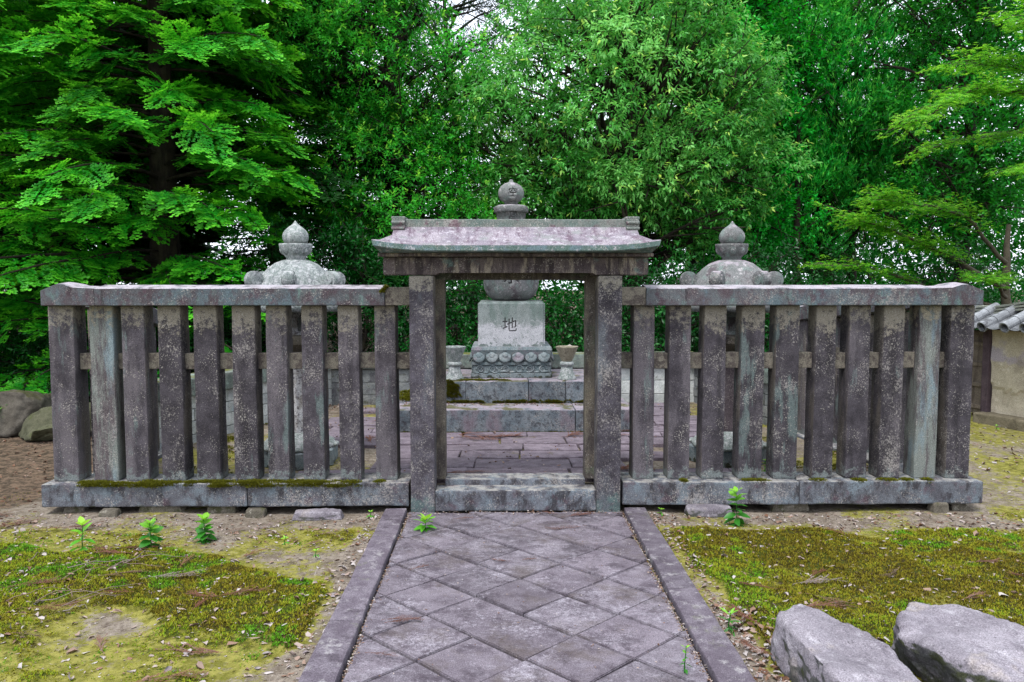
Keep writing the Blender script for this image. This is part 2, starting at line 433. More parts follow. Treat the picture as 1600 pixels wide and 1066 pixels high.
# ground colour comes from the attributes painted by where moss, bare earth and litter lie
def ground_mat():
    q = NT('earth_and_thin_moss')
    tc = q.n('ShaderNodeTexCoord')
    vec = tc.outputs['Object']
    at = q.n('ShaderNodeAttribute', attribute_name='moss')
    ab = q.n('ShaderNodeAttribute', attribute_name='brown')
    n1 = q.step(q.noise(vec, 8, 6, 0.7), 0.35, 0.65)
    soil = q.mix(n1, lin('7c7062', 0.62), lin('a4988a', 0.64))
    soil = q.mix(q.step(q.noise(vec, 34, 8, 0.85, off=3), 0.50, 0.62), soil, lin('56483e', 0.6))
    soil = q.mix(q.step(q.noise(vec, 60, 4, 0.75, off=8), 0.6, 0.68), soil, lin('c0b6aa', 0.65))
    thin = q.mix(q.step(q.noise(vec, 14, 6, 0.7, off=5), 0.4, 0.6), lin('7e7c30', 0.58), lin('a49e50', 0.62))
    v = q.math('ADD', at.outputs['Fac'], q.math('MULTIPLY', q.math('SUBTRACT', q.noise(vec, 22, 6, 0.75, off=11), 0.5), 1.4))
    c = q.mix(q.step(v, 0.25, 0.55), soil, thin)
    deep = q.mix(q.step(q.noise(vec, 9, 5, 0.7, off=15), 0.42, 0.58), lin('453a14', 0.45), lin('4f5a18', 0.45))
    c = q.mix(q.step(v, 0.62, 0.9), c, deep)
    br = q.mix(q.step(q.noise(vec, 18, 6, 0.75, off=21), 0.4, 0.6), lin('463c30', 0.6), lin('806b59', 0.62))
    vb = q.math('ADD', ab.outputs['Fac'], q.math('MULTIPLY', q.math('SUBTRACT', q.noise(vec, 9, 5, 0.7, off=31), 0.5), 0.9))
    c = q.mix(q.step(vb, 0.35, 0.65), c, br)
    bs = q.n('ShaderNodeBsdfPrincipled')
    q.put(bs.inputs['Base Color'], c)
    bs.inputs['Roughness'].default_value = 0.95
    bs.inputs['Specular IOR Level'].default_value = 0.15
    bp = q.n('ShaderNodeBump')
    bp.inputs['Strength'].default_value = 0.9
    bp.inputs['Distance'].default_value = 0.01
    q.put(bp.inputs['Height'], q.noise(vec, 60, 6, 0.75))
    q.put(bs.inputs['Normal'], bp.outputs[0])
    o = q.n('ShaderNodeOutputMaterial')
    q.put(o.inputs[0], bs.outputs[0])
    return q.m


M['ground'] = ground_mat()

# ------------------------------------------------------------------ object helpers
def tag(o, label=None, cat=None, group=None, kind=None):
    if label: o['label'] = label
    if cat: o['category'] = cat
    if group: o['group'] = group
    if kind: o['kind'] = kind
    return o


def empty(name, loc=(0, 0, 0), rz=0.0, **kw):
    o = bpy.data.objects.new(name, None)
    o.empty_display_size = 0.1
    o.location = loc
    o.rotation_euler = (0, 0, rz)
    COL.objects.link(o)
    return tag(o, **kw)


def link(name, me, parent=None, loc=(0, 0, 0), rot=(0, 0, 0), **kw):
    o = bpy.data.objects.new(name, me)
    COL.objects.link(o)
    o.parent = parent
    o.location = loc
    o.rotation_euler = rot
    return tag(o, **kw)


def bm_mesh(name, bm, mat, smooth=False):
    bmesh.ops.recalc_face_normals(bm, faces=bm.faces)
    me = bpy.data.meshes.new(name)
    bm.to_mesh(me)
    bm.free()
    for m_ in (mat if isinstance(mat, (list, tuple)) else [mat]):
        me.materials.append(m_)
    if smooth:
        me.polygons.foreach_set('use_smooth', [True] * len(me.polygons))
    return me


def wobble(bm, amp, scale=6.0, seed=None):
    s = Vector((random.random() * 90, random.random() * 90, random.random() * 90)) if seed is None else Vector((seed, seed * 2, 0))
    for v in bm.verts:
        n = mnoise.noise_vector((v.co + s) * scale)
        v.co += n * amp


def box_bm(w, d, h, bev=0.008, cuts=0, amp=0.0, scale=6.0, axis=2, z0=0.0, taper=1.0):
    """a worn stone block: bottom centre at the origin, long axis cut so its edges can wander"""
    bm = bmesh.new()
    bmesh.ops.create_cube(bm, size=1.0)
    for v in bm.verts:
        t = taper if v.co.z > 0 else 1.0
        v.co = Vector((v.co.x * w * t, v.co.y * d * t, (v.co.z + 0.5) * h + z0))
    if bev:
        bmesh.ops.bevel(bm, geom=bm.edges[:], offset=bev, segments=2, affect='EDGES', profile=0.6)
    if cuts:
        ax = [Vector((1, 0, 0)), Vector((0, 1, 0)), Vector((0, 0, 1))][axis]
        L = (w, d, h)[axis]
        lo = -L / 2 if axis != 2 else z0
        for i in range(1, cuts + 1):
            bmesh.ops.bisect_plane(bm, geom=bm.verts[:] + bm.edges[:] + bm.faces[:], plane_co=ax * (lo + L * i / (cuts + 1)), plane_no=ax)
    if amp:
        wobble(bm, amp, scale)
    return bm


def block(name, parent, loc, size, mat, bev=0.008, cuts=0, amp=0.0, axis=2, rot=(0, 0, 0), taper=1.0, scale=6.0, **kw):
    """size w,d,h; loc is the centre of its bottom"""
    bm = box_bm(*size, bev=bev, cuts=cuts, amp=amp, axis=axis, taper=taper, scale=scale)
    return link(name, bm_mesh(name, bm, mat), parent, loc, rot, **kw)


def lathe_bm(profile, n=32, square=0.0, rot=0.0, lobes=0, lobe_amp=0.0, lobe_z=(0, 1)):
    """profile: list of (r, z). square=1 gives a square plan, 0 a circle; n=6 gives a hexagon"""
    bm = bmesh.new()
    rings = []
    for r, z in profile:
        ring = []
        for i in range(n):
            a = 2 * math.pi * i / n + rot
            rr = r
            if square:
                c, s = abs(math.cos(a)), abs(math.sin(a))
                rr = r * ((1 - square) + square / max(c, s))
            if lobes and lobe_z[0] <= z <= lobe_z[1]:
                rr *= 1 + lobe_amp * abs(math.sin(a * lobes / 2))
            ring.append(bm.verts.new((rr * math.cos(a), rr * math.sin(a), z)))
        rings.append(ring)
    for a, b in zip(rings, rings[1:]):
        for i in range(n):
            bm.faces.new((a[i], a[(i + 1) % n], b[(i + 1) % n], b[i]))
    bm.faces.new(rings[0][::-1])
    bm.faces.new(rings[-1])
    return bm


def add_ellipsoid(bm, c, r, seg=10, rings=6, rot=None):
    m = Matrix.Translation(Vector(c)) @ (rot if rot else Matrix.Identity(4)) @ Matrix.Diagonal((*r, 1))
    bmesh.ops.create_uvsphere(bm, u_segments=seg, v_segments=rings, radius=1.0, matrix=m)


def add_box(bm, c, s, rot=None):
    m = Matrix.Translation(Vector(c)) @ (rot if rot else Matrix.Identity(4)) @ Matrix.Diagonal((*s, 1))
    bmesh.ops.create_cube(bm, size=1.0, matrix=m)


def np_mesh(name, V, F, mat, attrs=None, smooth=False):
    """fast mesh from numpy arrays: V (n,3), F (m,3) or (m,4)"""
    me = bpy.data.meshes.new(name)
    V = np.ascontiguousarray(V, dtype=np.float32)
    F = np.ascontiguousarray(F, dtype=np.int32)
    k = F.shape[1]
    me.vertices.add(len(V))
    me.vertices.foreach_set('co', V.ravel())
    me.loops.add(F.size)
    me.loops.foreach_set('vertex_index', F.ravel())
    me.polygons.add(len(F))
    me.polygons.foreach_set('loop_start', np.arange(0, F.size, k, dtype=np.int32))
    me.polygons.foreach_set('loop_total', np.full(len(F), k, dtype=np.int32))
    if smooth:
        me.polygons.foreach_set('use_smooth', np.ones(len(F), dtype=bool))
    me.materials.append(mat)
    for an, av in (attrs or {}).items():
        at = me.attributes.new(an, 'FLOAT', 'POINT')
        at.data.foreach_set('value', np.ascontiguousarray(av, dtype=np.float32))
    me.update()
    me.validate()
    return me


def tube(points, radii, n=6):
    P = np.asarray(points, float)
    r = np.asarray(radii, float)
    T = np.gradient(P, axis=0)
    T /= np.linalg.norm(T, axis=1)[:, None] + 1e-9
    up = np.array([0.3, 0.2, 1.0]) if abs(T[:, 2]).mean() < 0.8 else np.array([1.0, 0.1, 0.0])
    A = np.cross(T, up); A /= np.linalg.norm(A, axis=1)[:, None] + 1e-9
    B = np.cross(T, A)
    an = np.linspace(0, 2 * np.pi, n, endpoint=False)
    V = (P[:, None] + r[:, None, None] * (np.cos(an)[None, :, None] * A[:, None] + np.sin(an)[None, :, None] * B[:, None])).reshape(-1, 3)
    F = []
    for i in range(len(P) - 1):
        for j in range(n):
            a, b = i * n + j, i * n + (j + 1) % n
            F.append((a, b, b + n, a + n))
    return V, np.array(F)


class Acc:
    def __init__(s): s.V, s.F, s.n, s.A = [], [], 0, {}

    def add(s, V, F, **at):
        s.V.append(V); s.F.append(F + s.n); s.n += len(V)
        for k, v in at.items(): s.A.setdefault(k, []).append(v)

    def mesh(s, name, mat, smooth=False):
        return np_mesh(name, np.concatenate(s.V), np.concatenate(s.F), mat, {k: np.concatenate(v) for k, v in s.A.items()}, smooth)


def unit(a): return a / (np.linalg.norm(a, axis=-1, keepdims=True) + 1e-9)


# ------------------------------------------------------------------ value noise in numpy (moss patches, relief)
_NG = RNG.random((256, 256))
def vnoise(x, y, s, seed=0):
    x = np.asarray(x) * s + seed * 17.3 + 1000; y = np.asarray(y) * s + seed * 5.1 + 1000
    xi = np.floor(x).astype(int); yi = np.floor(y).astype(int)
    fx = x - xi; fy = y - yi
    fx = fx * fx * (3 - 2 * fx); fy = fy * fy * (3 - 2 * fy)
    g = lambda a, b: _NG[a % 256, b % 256]
    return (g(xi, yi) * (1 - fx) + g(xi + 1, yi) * fx) * (1 - fy) + (g(xi, yi + 1) * (1 - fx) + g(xi + 1, yi + 1) * fx) * fy


def fnoise(x, y, s, seed=0):
    return (vnoise(x, y, s, seed) + 0.5 * vnoise(x, y, s * 2.1, seed + 3) + 0.25 * vnoise(x, y, s * 4.3, seed + 5)) / 1.75


def sstep(v, lo, hi):
    t = np.clip((v - lo) / (hi - lo), 0, 1)
    return t * t * (3 - 2 * t)


def moss_amount(x, y):
    """0 bare, .5 thin yellow moss, 1 deep cushion moss"""
    n = fnoise(x, y, 2.2, 1) - 0.5
    n2 = fnoise(x, y, 6.0, 4) - 0.5
    m = np.full(np.shape(x), 0.50)
    # left cushion, a band running across
    yn = y + (fnoise(x, y, 1.1, 21) - 0.5) * 0.9 + 0.10 * (x + 2.0)
    l = sstep(yn, -2.15, -1.75) * (1 - sstep(yn, -1.25, -0.95)) * (1 - sstep(x, -1.02, -0.94))
    m = m + l * 0.62
    # right cushion
    yr = y + (fnoise(x, y, 1.7, 23) - 0.5) * 0.35
    r = (1 - sstep(yr, -0.62, -0.42)) * sstep(x + (fnoise(x, y, 3.0, 25) - 0.5) * 0.2, 0.97, 1.08)
    m = m + r * 0.55 * (1 - sstep(x, 3.2, 5.0) * 0.6)
    # bare strip under the fence and beside the kerbs
    m = m - sstep(y, -0.55, -0.25) * 0.30 * (1 - sstep(np.abs(x), 3.3, 3.9))
    m = m - (1 - sstep(np.abs(np.abs(x) - 0.95), 0.02, 0.12)) * 0.35 * (x < 0)
    m = m - (1 - sstep(np.abs(np.abs(x) - 0.98), 0.02, 0.14)) * 0.6 * (x > 0) * (1 - sstep(y, -1.9, -1.5))
    m = m - sstep(-x, 3.2, 4.2) * 0.55 * sstep(y, -0.9, 0.4)
    return m + n * 1.0 + n2 * 0.5


def ground_h(x, y):
    flat = sstep(np.abs(x), 0.9, 1.1)
    inner = (np.abs(x) < 3.1) & (y > 0.3) & (y < 4.3)
    h = (fnoise(x, y, 1.3, 9) - 0.5) * 0.05 + (fnoise(x, y, 7, 12) - 0.5) * 0.014
    m = np.clip(moss_amount(x, y), 0, 1.1)
    h = h + sstep(m, 0.6, 0.95) * (0.010 + 0.030 * fnoise(x, y, 16, 14)) - 0.010
    h = h * flat
    h = np.where(np.abs(x) < 0.9, -0.010, h)
    far = sstep(y, 6, 14) * 0.35
    return np.where(inner, -0.02, h) + far


def build_ground():
    def axis(lo, hi, st, far, k):
        a = list(np.arange(lo, hi, st))
        s, x = st, hi
        right = []
        while x < far: right.append(x); s *= k; x += s
        right.append(far)
        s, x = st, lo
        left = []
        while True:
            s *= k; x -= s
            if x < -far: break
            left.append(x)
        left.append(-far)
        return np.array(left[::-1] + a + right)
    X = axis(-3.9, 4.8, 0.044, 120.0, 1.22)
    Y = axis(-3.0, 0.4, 0.036, 120.0, 1.22)
    gx, gy = np.meshgrid(X, Y)
    gx = gx.ravel(); gy = gy.ravel()
    z = ground_h(gx, gy)
    V = np.stack([gx, gy, z], 1)
    nx, ny = len(X), len(Y)
    i, j = np.meshgrid(np.arange(nx - 1), np.arange(ny - 1))
    a = (j * nx + i).ravel()
    F = np.stack([a, a + 1, a + nx + 1, a + nx], 1)
    brown = sstep(-gx, 2.9, 3.9) * sstep(gy, -0.6, 0.6) + sstep(gy, 3.6, 5.0)
    me = np_mesh('ground', V, F, M['ground'], {'moss': np.clip(moss_amount(gx, gy), -0.2, 1.2), 'brown': np.clip(brown, 0, 1)}, smooth=True)
    link('ground', me, kind='structure')


build_ground()

# ------------------------------------------------------------------ stone path with diamond slabs
def clip_poly(poly, a, b, c):
    """keep the part with a*x+b*y<=c"""
    out = []
    for i in range(len(poly)):
        p, q = poly[i], poly[(i + 1) % len(poly)]
        dp, dq = a * p[0] + b * p[1] - c, a * q[0] + b * q[1] - c
        if dp <= 0: out.append(p)
        if dp * dq < 0:
            t = dp / (dp - dq)
            out.append((p[0] + (q[0] - p[0]) * t, p[1] + (q[1] - p[1]) * t))
    return out


def inset_poly(poly, d):
    n = len(poly)
    cx = sum(p[0] for p in poly) / n; cy = sum(p[1] for p in poly) / n
    area = sum(poly[i][0] * poly[(i + 1) % n][1] - poly[(i + 1) % n][0] * poly[i][1] for i in range(n)) / 2
    if area < 0: poly = poly[::-1]
    out = poly
    for i in range(n):
        p, q = poly[i], poly[(i + 1) % n]
        dx, dy = q[0] - p[0], q[1] - p[1]
        L = math.hypot(dx, dy)
        if L < 1e-6: continue
        nx, ny = dy / L, -dx / L
        out = clip_poly(out, nx, ny, nx * p[0] + ny * p[1] - d)
    return out


def slab_mesh(poly, h, mat, bev=0.004, amp=0.0015, name='paving_slab'):
    bm = bmesh.new()
    vs = [bm.verts.new((x, y, 0)) for x, y in poly]
    f = bm.faces.new(vs)
    r = bmesh.ops.extrude_face_region(bm, geom=[f])
    top = [g for g in r['geom'] if isinstance(g, bmesh.types.BMVert)]
    for v in top: v.co.z = h
    edges = [e for e in bm.edges if all(v.co.z > h * 0.5 for v in e.verts)]
    edges += [e for e in bm.edges if abs(e.verts[0].co.z - e.verts[1].co.z) > h * 0.5]
    try:
        bmesh.ops.subdivide_edges(bm, edges=[e for e in bm.edges if e.calc_length() > 0.15], cuts=2)
    except Exception:
        pass
    edges = [e for e in bm.edges if all(v.co.z > h * 0.9 for v in e.verts) and len(e.link_faces) == 2
             and any(abs(fc.normal.z) < 0.5 or fc.calc_center_median().z < h * 0.9 for fc in e.link_faces)]
    bmesh.ops.bevel(bm, geom=edges, offset=bev, segments=2, affect='EDGES')
    wobble(bm, amp, 9)
    return bm_mesh(name, bm, mat)


path = empty('stone_path', (0, 0, 0), kind='structure')
CELL = 0.325
PX = 0.742
merged = {(-5, 3): (-5, 4), (-2, 1): (-2, 2), (-1, 1): (-1, 2)}
skip = set(merged.values())
C45 = math.sqrt(0.5)
for i in range(-13, 3):
    for j in range(-3, 13):
        if (i, j) in skip: continue
        # p=(x+y)/sqrt2 , q=(x-y)/sqrt2
        p0, p1 = i * CELL, (i + 1) * CELL
        q0, q1 = j * CELL, (j + 1) * CELL
        if (i, j) in merged: q1 += CELL
        poly = [((p + q) * C45, (p - q) * C45) for p, q in ((p0, q0), (p1, q0), (p1, q1), (p0, q1))]
        cy = sum(v[1] for v in poly) / 4
        if cy > 0.4 or cy < -4.2: continue
        poly = inset_poly(poly, random.uniform(0.0012, 0.0058))
        for a, b, c in ((1, 0, PX - random.uniform(0, 0.012)), (-1, 0, PX - random.uniform(0, 0.012)), (0, 1, -0.135)):
            poly = clip_poly(poly, a, b, c)
            if len(poly) < 3: break
        if len(poly) < 3: continue
        ar = abs(sum(poly[k][0] * poly[(k + 1) % len(poly)][1] - poly[(k + 1) % len(poly)][0] * poly[k][1] for k in range(len(poly)))) / 2
        if ar < 0.0015: continue
        cx = sum(v[0] for v in poly) / len(poly); cy = sum(v[1] for v in poly) / len(poly)
        loc = [(x - cx, y - cy) for x, y in poly]
        o = link('paving_slab', slab_mesh(loc, 0.05, M['path']), path,
                 (cx, cy, -0.032 + random.uniform(-0.003, 0.005)), (random.gauss(-0.009, 0.007), random.gauss(0.021, 0.007), 0))

for sx in (-1, 1):
    cuts_y = [(-0.13 + 0.155, -1.585), (-1.59, -3.2), (-3.205, -4.4)] if sx > 0 else [(0.03, -1.95), (-1.955, -4.4)]
    for y1, y0 in cuts_y:
        y1 = min(y1, -0.125) if True else y1
        L = y1 - y0
        block('kerb_stone', path, (sx * 0.822, (y0 + y1) / 2, -0.06), (0.148, L, 0.107), M['kerb'], bev=0.01,
              cuts=14, amp=0.005, axis=1, scale=5, rot=(0, 0, random.uniform(-0.002, 0.002)))
# fill at the head of the path where the kerbs meet the gate posts
# ------------------------------------------------------------------ raised court inside the enclosure
WL = [(-3.18, 0.3), (-3.16, 1.45), (-2.24, 4.12)]      # left edge of the court
WR = [(3.18, 0.3), (2.80, 2.15), (2.32, 4.30)]
FZ = 0.13
def court_ground():
    bm = bmesh.new()
    pts = WL + WR[::-1]
    nx, ny = 60, 40
    rows = []
    for j in range(ny + 1):
        y = 0.235 + (4.22 - 0.235) * j / ny
        def edge(pl):
            pl = [(pl[0][0], 0.2)] + pl[1:]
            for (xa, ya), (xb, yb) in zip(pl, pl[1:]):
                if ya <= y <= yb: return xa + (xb - xa) * (y - ya) / (yb - ya)
            return pl[-1][0]
        xa, xb = edge(WL), edge(WR)
        rows.append([bm.verts.new((xa + (xb - xa) * i / nx, y, FZ - 0.012 + float(fnoise(xa + (xb - xa) * i / nx, y, 3, 2) - 0.5) * 0.03)) for i in range(nx + 1)])
    for a, b in zip(rows, rows[1:]):
        for i in range(nx): bm.faces.new((a[i], a[i + 1], b[i + 1], b[i]))
    low = [bm.verts.new((v.co.x, v.co.y, -0.05)) for v in rows[0]]
    for i in range(nx): bm.faces.new((low[i], low[i + 1], rows[0][i + 1], rows[0][i]))
    for side in (0, nx):
        col = [r[side] for r in rows]
        lw = [bm.verts.new((v.co.x, v.co.y, -0.05)) for v in col]
        for i in range(len(col) - 1): bm.faces.new((lw[i], lw[i + 1], col[i + 1], col[i]))
    me = bm_mesh('court_ground', bm, M['ground'], smooth=True)
    n = len(me.vertices)
    co = np.empty(n * 3, np.float32); me.vertices.foreach_get('co', co); co = co.reshape(-1, 3)
    mo = 0.27 + (fnoise(co[:, 0], co[:, 1], 2.6, 8) - 0.5) * 1.1 + sstep(np.abs(co[:, 0]), 1.9, 2.6) * 0.15
    at = me.attributes.new('moss', 'FLOAT', 'POINT'); at.data.foreach_set('value', mo.astype(np.float32))
    br = sstep(co[:, 1], 2.4, 3.2) * 0.45
    at = me.attributes.new('brown', 'FLOAT', 'POINT'); at.data.foreach_set('value', br.astype(np.float32))
    link('court_ground', me, kind='structure')


court_ground()
court = empty('court_paving', (0, 0, 0), kind='structure')
y = 0.27
rowi = 0
while y < 3.9:
    d = random.uniform(0.26, 0.36)
    if y + d > 2.12 and y < 2.12: d = 2.115 - y if 2.115 - y > 0.12 else d
    half = 1.75 if y < 1.6 else 1.95
    x = -half + random.uniform(-0.2, 0.2)
    while x < half:
        w = random.uniform(0.42, 0.85)
        x1 = min(x + w, half + 0.1)
        if y > 2.1 and not (x1 < -1.2 or x > 1.22):
            # the stepped platform stands here: only the parts beside it show
            if x < -1.2: x1 = -1.2
            elif x1 > 1.22 and x < 1.22: x = 1.22 if x1 > 1.4 else x1
            else:
                x = x1; continue
            if x1 - x < 0.1:
                x = x1; continue
        near = abs(abs((x + x1) / 2) - 1.77) < 0.55 and 0.45 < y + d / 2 < 1.5
        if not near and not (abs(x) > 1.5 and random.random() < 0.3):
            sk = random.uniform(-0.02, 0.02)
            poly = [(x, y), (x1, y + sk * 0.3), (x1 + sk, y + d), (x + sk * 0.5, y + d)]
            poly = inset_poly(poly, random.uniform(0.004, 0.011))
            cx = sum(v[0] for v in poly) / len(poly); cy = sum(v[1] for v in poly) / len(poly)
            o = link('paving_slab', slab_mesh([(a - cx, b - cy) for a, b in poly], 0.05, M['court'], amp=0.003), court,
                     (cx, cy, FZ - 0.03 + random.uniform(-0.004, 0.008)), (random.gauss(0, 0.014), random.gauss(0, 0.012), 0))
        x = x1
    y += d
    rowi += 1

# ------------------------------------------------------------------ front fences
PL = [(-3.135, 0.172), (-2.862, 0.164), (-2.646, 0.157), (-2.392, 0.158), (-2.150, 0.160), (-1.887, 0.160), (-1.660, 0.144), (-1.413, 0.146), (-1.158, 0.142), (-0.903, 0.146)]
PR = [(0.902, 0.146), (1.152, 0.150), (1.393, 0.155), (1.659, 0.164), (1.908, 0.164), (2.170, 0.142), (2.413, 0.147), (2.648, 0.148), (2.904, 0.150), (3.132, 0.166)]
BZ, PT = 0.21, 1.437

def gable_rail_bm(L, d, h, peak, end_peak=0):
    """long coping with a faintly gabled top; end_peak lifts the ridge near one end"""
    bm = bmesh.new()
    n = max(4, int(L / 0.12))
    prof = [(-d / 2, 0.006), (-d / 2 + 0.008, 0), (d / 2 - 0.008, 0), (d / 2, 0.006), (d / 2, h - 0.006), (d / 2 - 0.008, h), (0, h + peak), (-d / 2 + 0.008, h), (-d / 2, h - 0.006)]
    rings = []
    for i in range(n + 1):
        x = -L / 2 + L * i / n
        rings.append([bm.verts.new((x, py, pz)) for py, pz in prof])
    k = len(prof)
    for a, b in zip(rings, rings[1:]):
        for i in range(k): bm.faces.new((a[i], a[(i + 1) % k], b[(i + 1) % k], b[i]))
    bm.faces.new(rings[0]); bm.faces.new(rings[-1][::-1])
    wobble(bm, 0.003, 4)
    return bm


def corner_rail_bm(L, d, h, sx):
    """the end block of the rail: its top rises to a low ridge above the corner post, then falls to the outer end"""
    bm = bmesh.new()
    xs = [(-L / 2, 0.0), (-0.1 * L, 0.006), (L / 2 - 0.15, 0.028), (L / 2 - 0.11, 0.030), (L / 2 - 0.004, -0.012), (L / 2, -0.016)]
    rings = []
    for x, lift in xs:
        prof = [(-d / 2, 0.006), (-d / 2 + 0.008, 0), (d / 2 - 0.008, 0), (d / 2, 0.006), (d / 2, h + lift - 0.006), (0, h + lift + 0.008), (-d / 2, h + lift - 0.006)]
        rings.append([bm.verts.new((x * sx, py, pz)) for py, pz in prof])
    k = 7
    for a, b in zip(rings, rings[1:]):
        for i in range(k): bm.faces.new((a[i], a[(i + 1) % k], b[(i + 1) % k], b[i]))
    bm.faces.new(rings[0]); bm.faces.new(rings[-1][::-1])
    wobble(bm, 0.003, 4)
    return bm


def front_fence(sx, posts, label):
    root = empty('stone_fence', (sx * 2.0, 0, 0), label=label, cat='fence', group='post fences on either side of the gate')
    ox = -sx * 2.0
    for k, (x, w) in enumerate(posts):
        pale = (sx < 0 and k == 1) or (sx > 0 and k == 8)
        corner = (sx < 0 and k == 0) or (sx > 0 and k == 9)
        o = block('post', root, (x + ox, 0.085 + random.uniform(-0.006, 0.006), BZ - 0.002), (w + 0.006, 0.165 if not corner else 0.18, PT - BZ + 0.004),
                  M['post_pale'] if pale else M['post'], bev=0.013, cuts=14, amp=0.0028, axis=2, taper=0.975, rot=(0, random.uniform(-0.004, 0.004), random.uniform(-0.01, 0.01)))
        if pale: o['label'] = 'post with a broad pale lichen streak'
        if k < 9:
            x2, w2 = posts[k + 1]
            xa, xb = x + w / 2 - 0.012, x2 - w2 / 2 + 0.012
            block('crossbar', root, ((xa + xb) / 2 + ox, 0.10, 0.992 + random.uniform(-0.003, 0.003)), (xb - xa, 0.075, 0.112), M['beige'], bev=0.005, cuts=2, amp=0.002, axis=0)
    # the crossbar's last stub runs into the gate post
    xg = sx * 0.715; x2, w2 = posts[9] if sx < 0 else posts[0]
    xa, xb = sorted((xg, x2 - sx * w2 / 2))
    block('crossbar', root, ((xa + xb) / 2 + ox, 0.10, 0.992), (xb - xa + 0.02, 0.075, 0.112), M['beige'], bev=0.005, cuts=1, amp=0.002, axis=0)
    # base beam in two lengths
    s0, s1, s2 = (0.742, 1.86, 3.272) if sx < 0 else (0.742, 1.985, 3.275)
    for a, b in ((s0, s1 - 0.002), (s1 + 0.002, s2)):
        block('base_beam', root, (sx * (a + b) / 2 + ox, 0.075, 0.048), (b - a, 0.31, BZ - 0.048), M['base'], bev=0.010, cuts=18, amp=0.006, axis=0, scale=5)
    # rail: pale stub by the gate, long length, end block
    a, b = 0.722, 0.894
    block('rail_end_by_gate', root, (sx * (a + b) / 2 + ox, 0.075, PT + 0.004), (b - a, 0.285, 0.125), M['beige'], bev=0.006, cuts=2, amp=0.002, axis=0)
    e = 2.86
    r = link('rail', bm_mesh('rail', gable_rail_bm(e - b - 0.003, 0.31, 0.122, 0.020), M['rail']), root, (sx * (b + e) / 2 + ox, 0.075, PT + 0.002))
    L = 3.222 - e
    link('rail_end_block', bm_mesh('rail_end_block', corner_rail_bm(L - 0.003, 0.31, 0.124, sx), M['rail']), root, (sx * (e + 3.222) / 2 + ox, 0.075, PT + 0.002))
    return root


front_fence(-1, PL, 'dark stone post fence left of the gate, moss along its base beam')
front_fence(1, PR, 'dark stone post fence right of the gate, behind the leafy upright seedling')

# ------------------------------------------------------------------ side fences going back from the corners
def side_fence(sx, pts, label):
    (xa, ya), (xb, yb) = pts[0], pts[-1]
    root = empty('side_fence', (xa, ya, 0), label=label, cat='fence', group='short side fences behind the corner posts')
    n = len(pts)
    za, zb = 1.40, 1.24
    ang = math.atan2(yb - ya, xb - xa)
    for k, (x, y) in enumerate(pts):
        zt = za + (zb - za) * (y - ya) / (yb - ya)
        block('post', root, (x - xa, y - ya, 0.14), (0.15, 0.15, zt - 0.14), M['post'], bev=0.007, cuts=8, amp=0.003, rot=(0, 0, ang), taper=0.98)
    L = math.hypot(xb - xa, yb - ya) + 0.2
    me = bm_mesh('rail', gable_rail_bm(L, 0.24, 0.13, 0.02), M['rail'])
    link('rail', me, root, ((xb - xa) / 2, (yb - ya) / 2, (za + zb) / 2), (0, math.atan2(za - zb, L - 0.2), ang))
    L2 = math.hypot(xb - xa, yb - ya)
    block('crossbar', root, ((xb - xa) / 2, (yb - ya) / 2, 0.93), (L2, 0.07, 0.09), M['beige'], bev=0.005, rot=(0, 0, ang))
    block('base_beam', root, ((xb - xa) / 2, (yb - ya) / 2, 0.0), (L + 0.1, 0.28, 0.15), M['base'], bev=0.01, cuts=8, amp=0.005, axis=0, rot=(0, 0, ang))


side_fence(1, [(3.10, 0.46), (3.10, 0.82), (3.06, 1.22), (2.97, 1.62), (2.85, 2.05)], 'side fence running back behind the right corner post')
side_fence(-1, [(-3.08, 0.46), (-3.09, 0.86), (-3.12, 1.24)], 'side fence running back behind the left corner post')

# ------------------------------------------------------------------ low block walls of the enclosure
def block_wall(name, p0, p1, mat, label, z0=0.08, ztop=0.56, rows=4, bw=(0.3, 0.5), cop=0.17):
    root = empty(name, (*p0, 0), label=label, cat='wall', group='low block walls round the court')
    dx, dy = p1[0] - p0[0], p1[1] - p0[1]
    L = math.hypot(dx, dy); ang = math.atan2(dy, dx)
    root.rotation_euler = (0, 0, ang)
    hs = [(ztop - z0) / rows * random.uniform(0.9, 1.1) for _ in range(rows)]
    s = (ztop - z0) / sum(hs); hs = [h * s for h in hs]
    z = z0
    block('core', root, (L / 2, 0, 0.0), (L - 0.02, 0.10, ztop - 0.01), M['rubble'], bev=0)
    for h in hs:
        x = 0.0
        first = random.uniform(0.4, 1.0)
        while x < L - 1e-3:
            w = random.uniform(*bw) * first
            first = 1.0
            x1 = min(x + w, L)
            if L - x1 < 0.12: x1 = L
            block('wall_block', root, ((x + x1) / 2, random.uniform(-0.004, 0.004), z), (x1 - x - 0.006, 0.2, h - 0.006), mat, bev=0.006, amp=0.002)
            x = x1
        z += h
    x = -0.02
    while x < L:
        x1 = min(x + random.uniform(0.5, 0.75), L + 0.02)
        if L - x1 < 0.2: x1 = L + 0.02
        block('coping_stone', root, ((x + x1) / 2, 0, ztop), (x1 - x - 0.006, 0.30, cop), M['coping'], bev=0.012, cuts=4, amp=0.005, axis=0)
        x = x1
    return root


block_wall('block_wall', (-3.17, 1.42), (-2.24, 4.10), M['wall_white'], 'whitish block wall along the left side of the court, behind the left fence')
block_wall('block_wall', (-2.20, 4.16), (0.15, 4.24), M['wall_grey'], 'grey block wall at the back of the court, left of the pagoda', rows=3)
block_wall('block_wall', (0.16, 4.24), (2.30, 4.30), M['wall_white'], 'smooth whitish block wall at the back of the court, right of the pagoda', rows=3, bw=(0.5, 0.9))
block_wall('block_wall', (2.84, 2.22), (2.36, 4.26), M['wall_grey'], 'rough grey block wall along the right side of the court', bw=(0.2, 0.4))

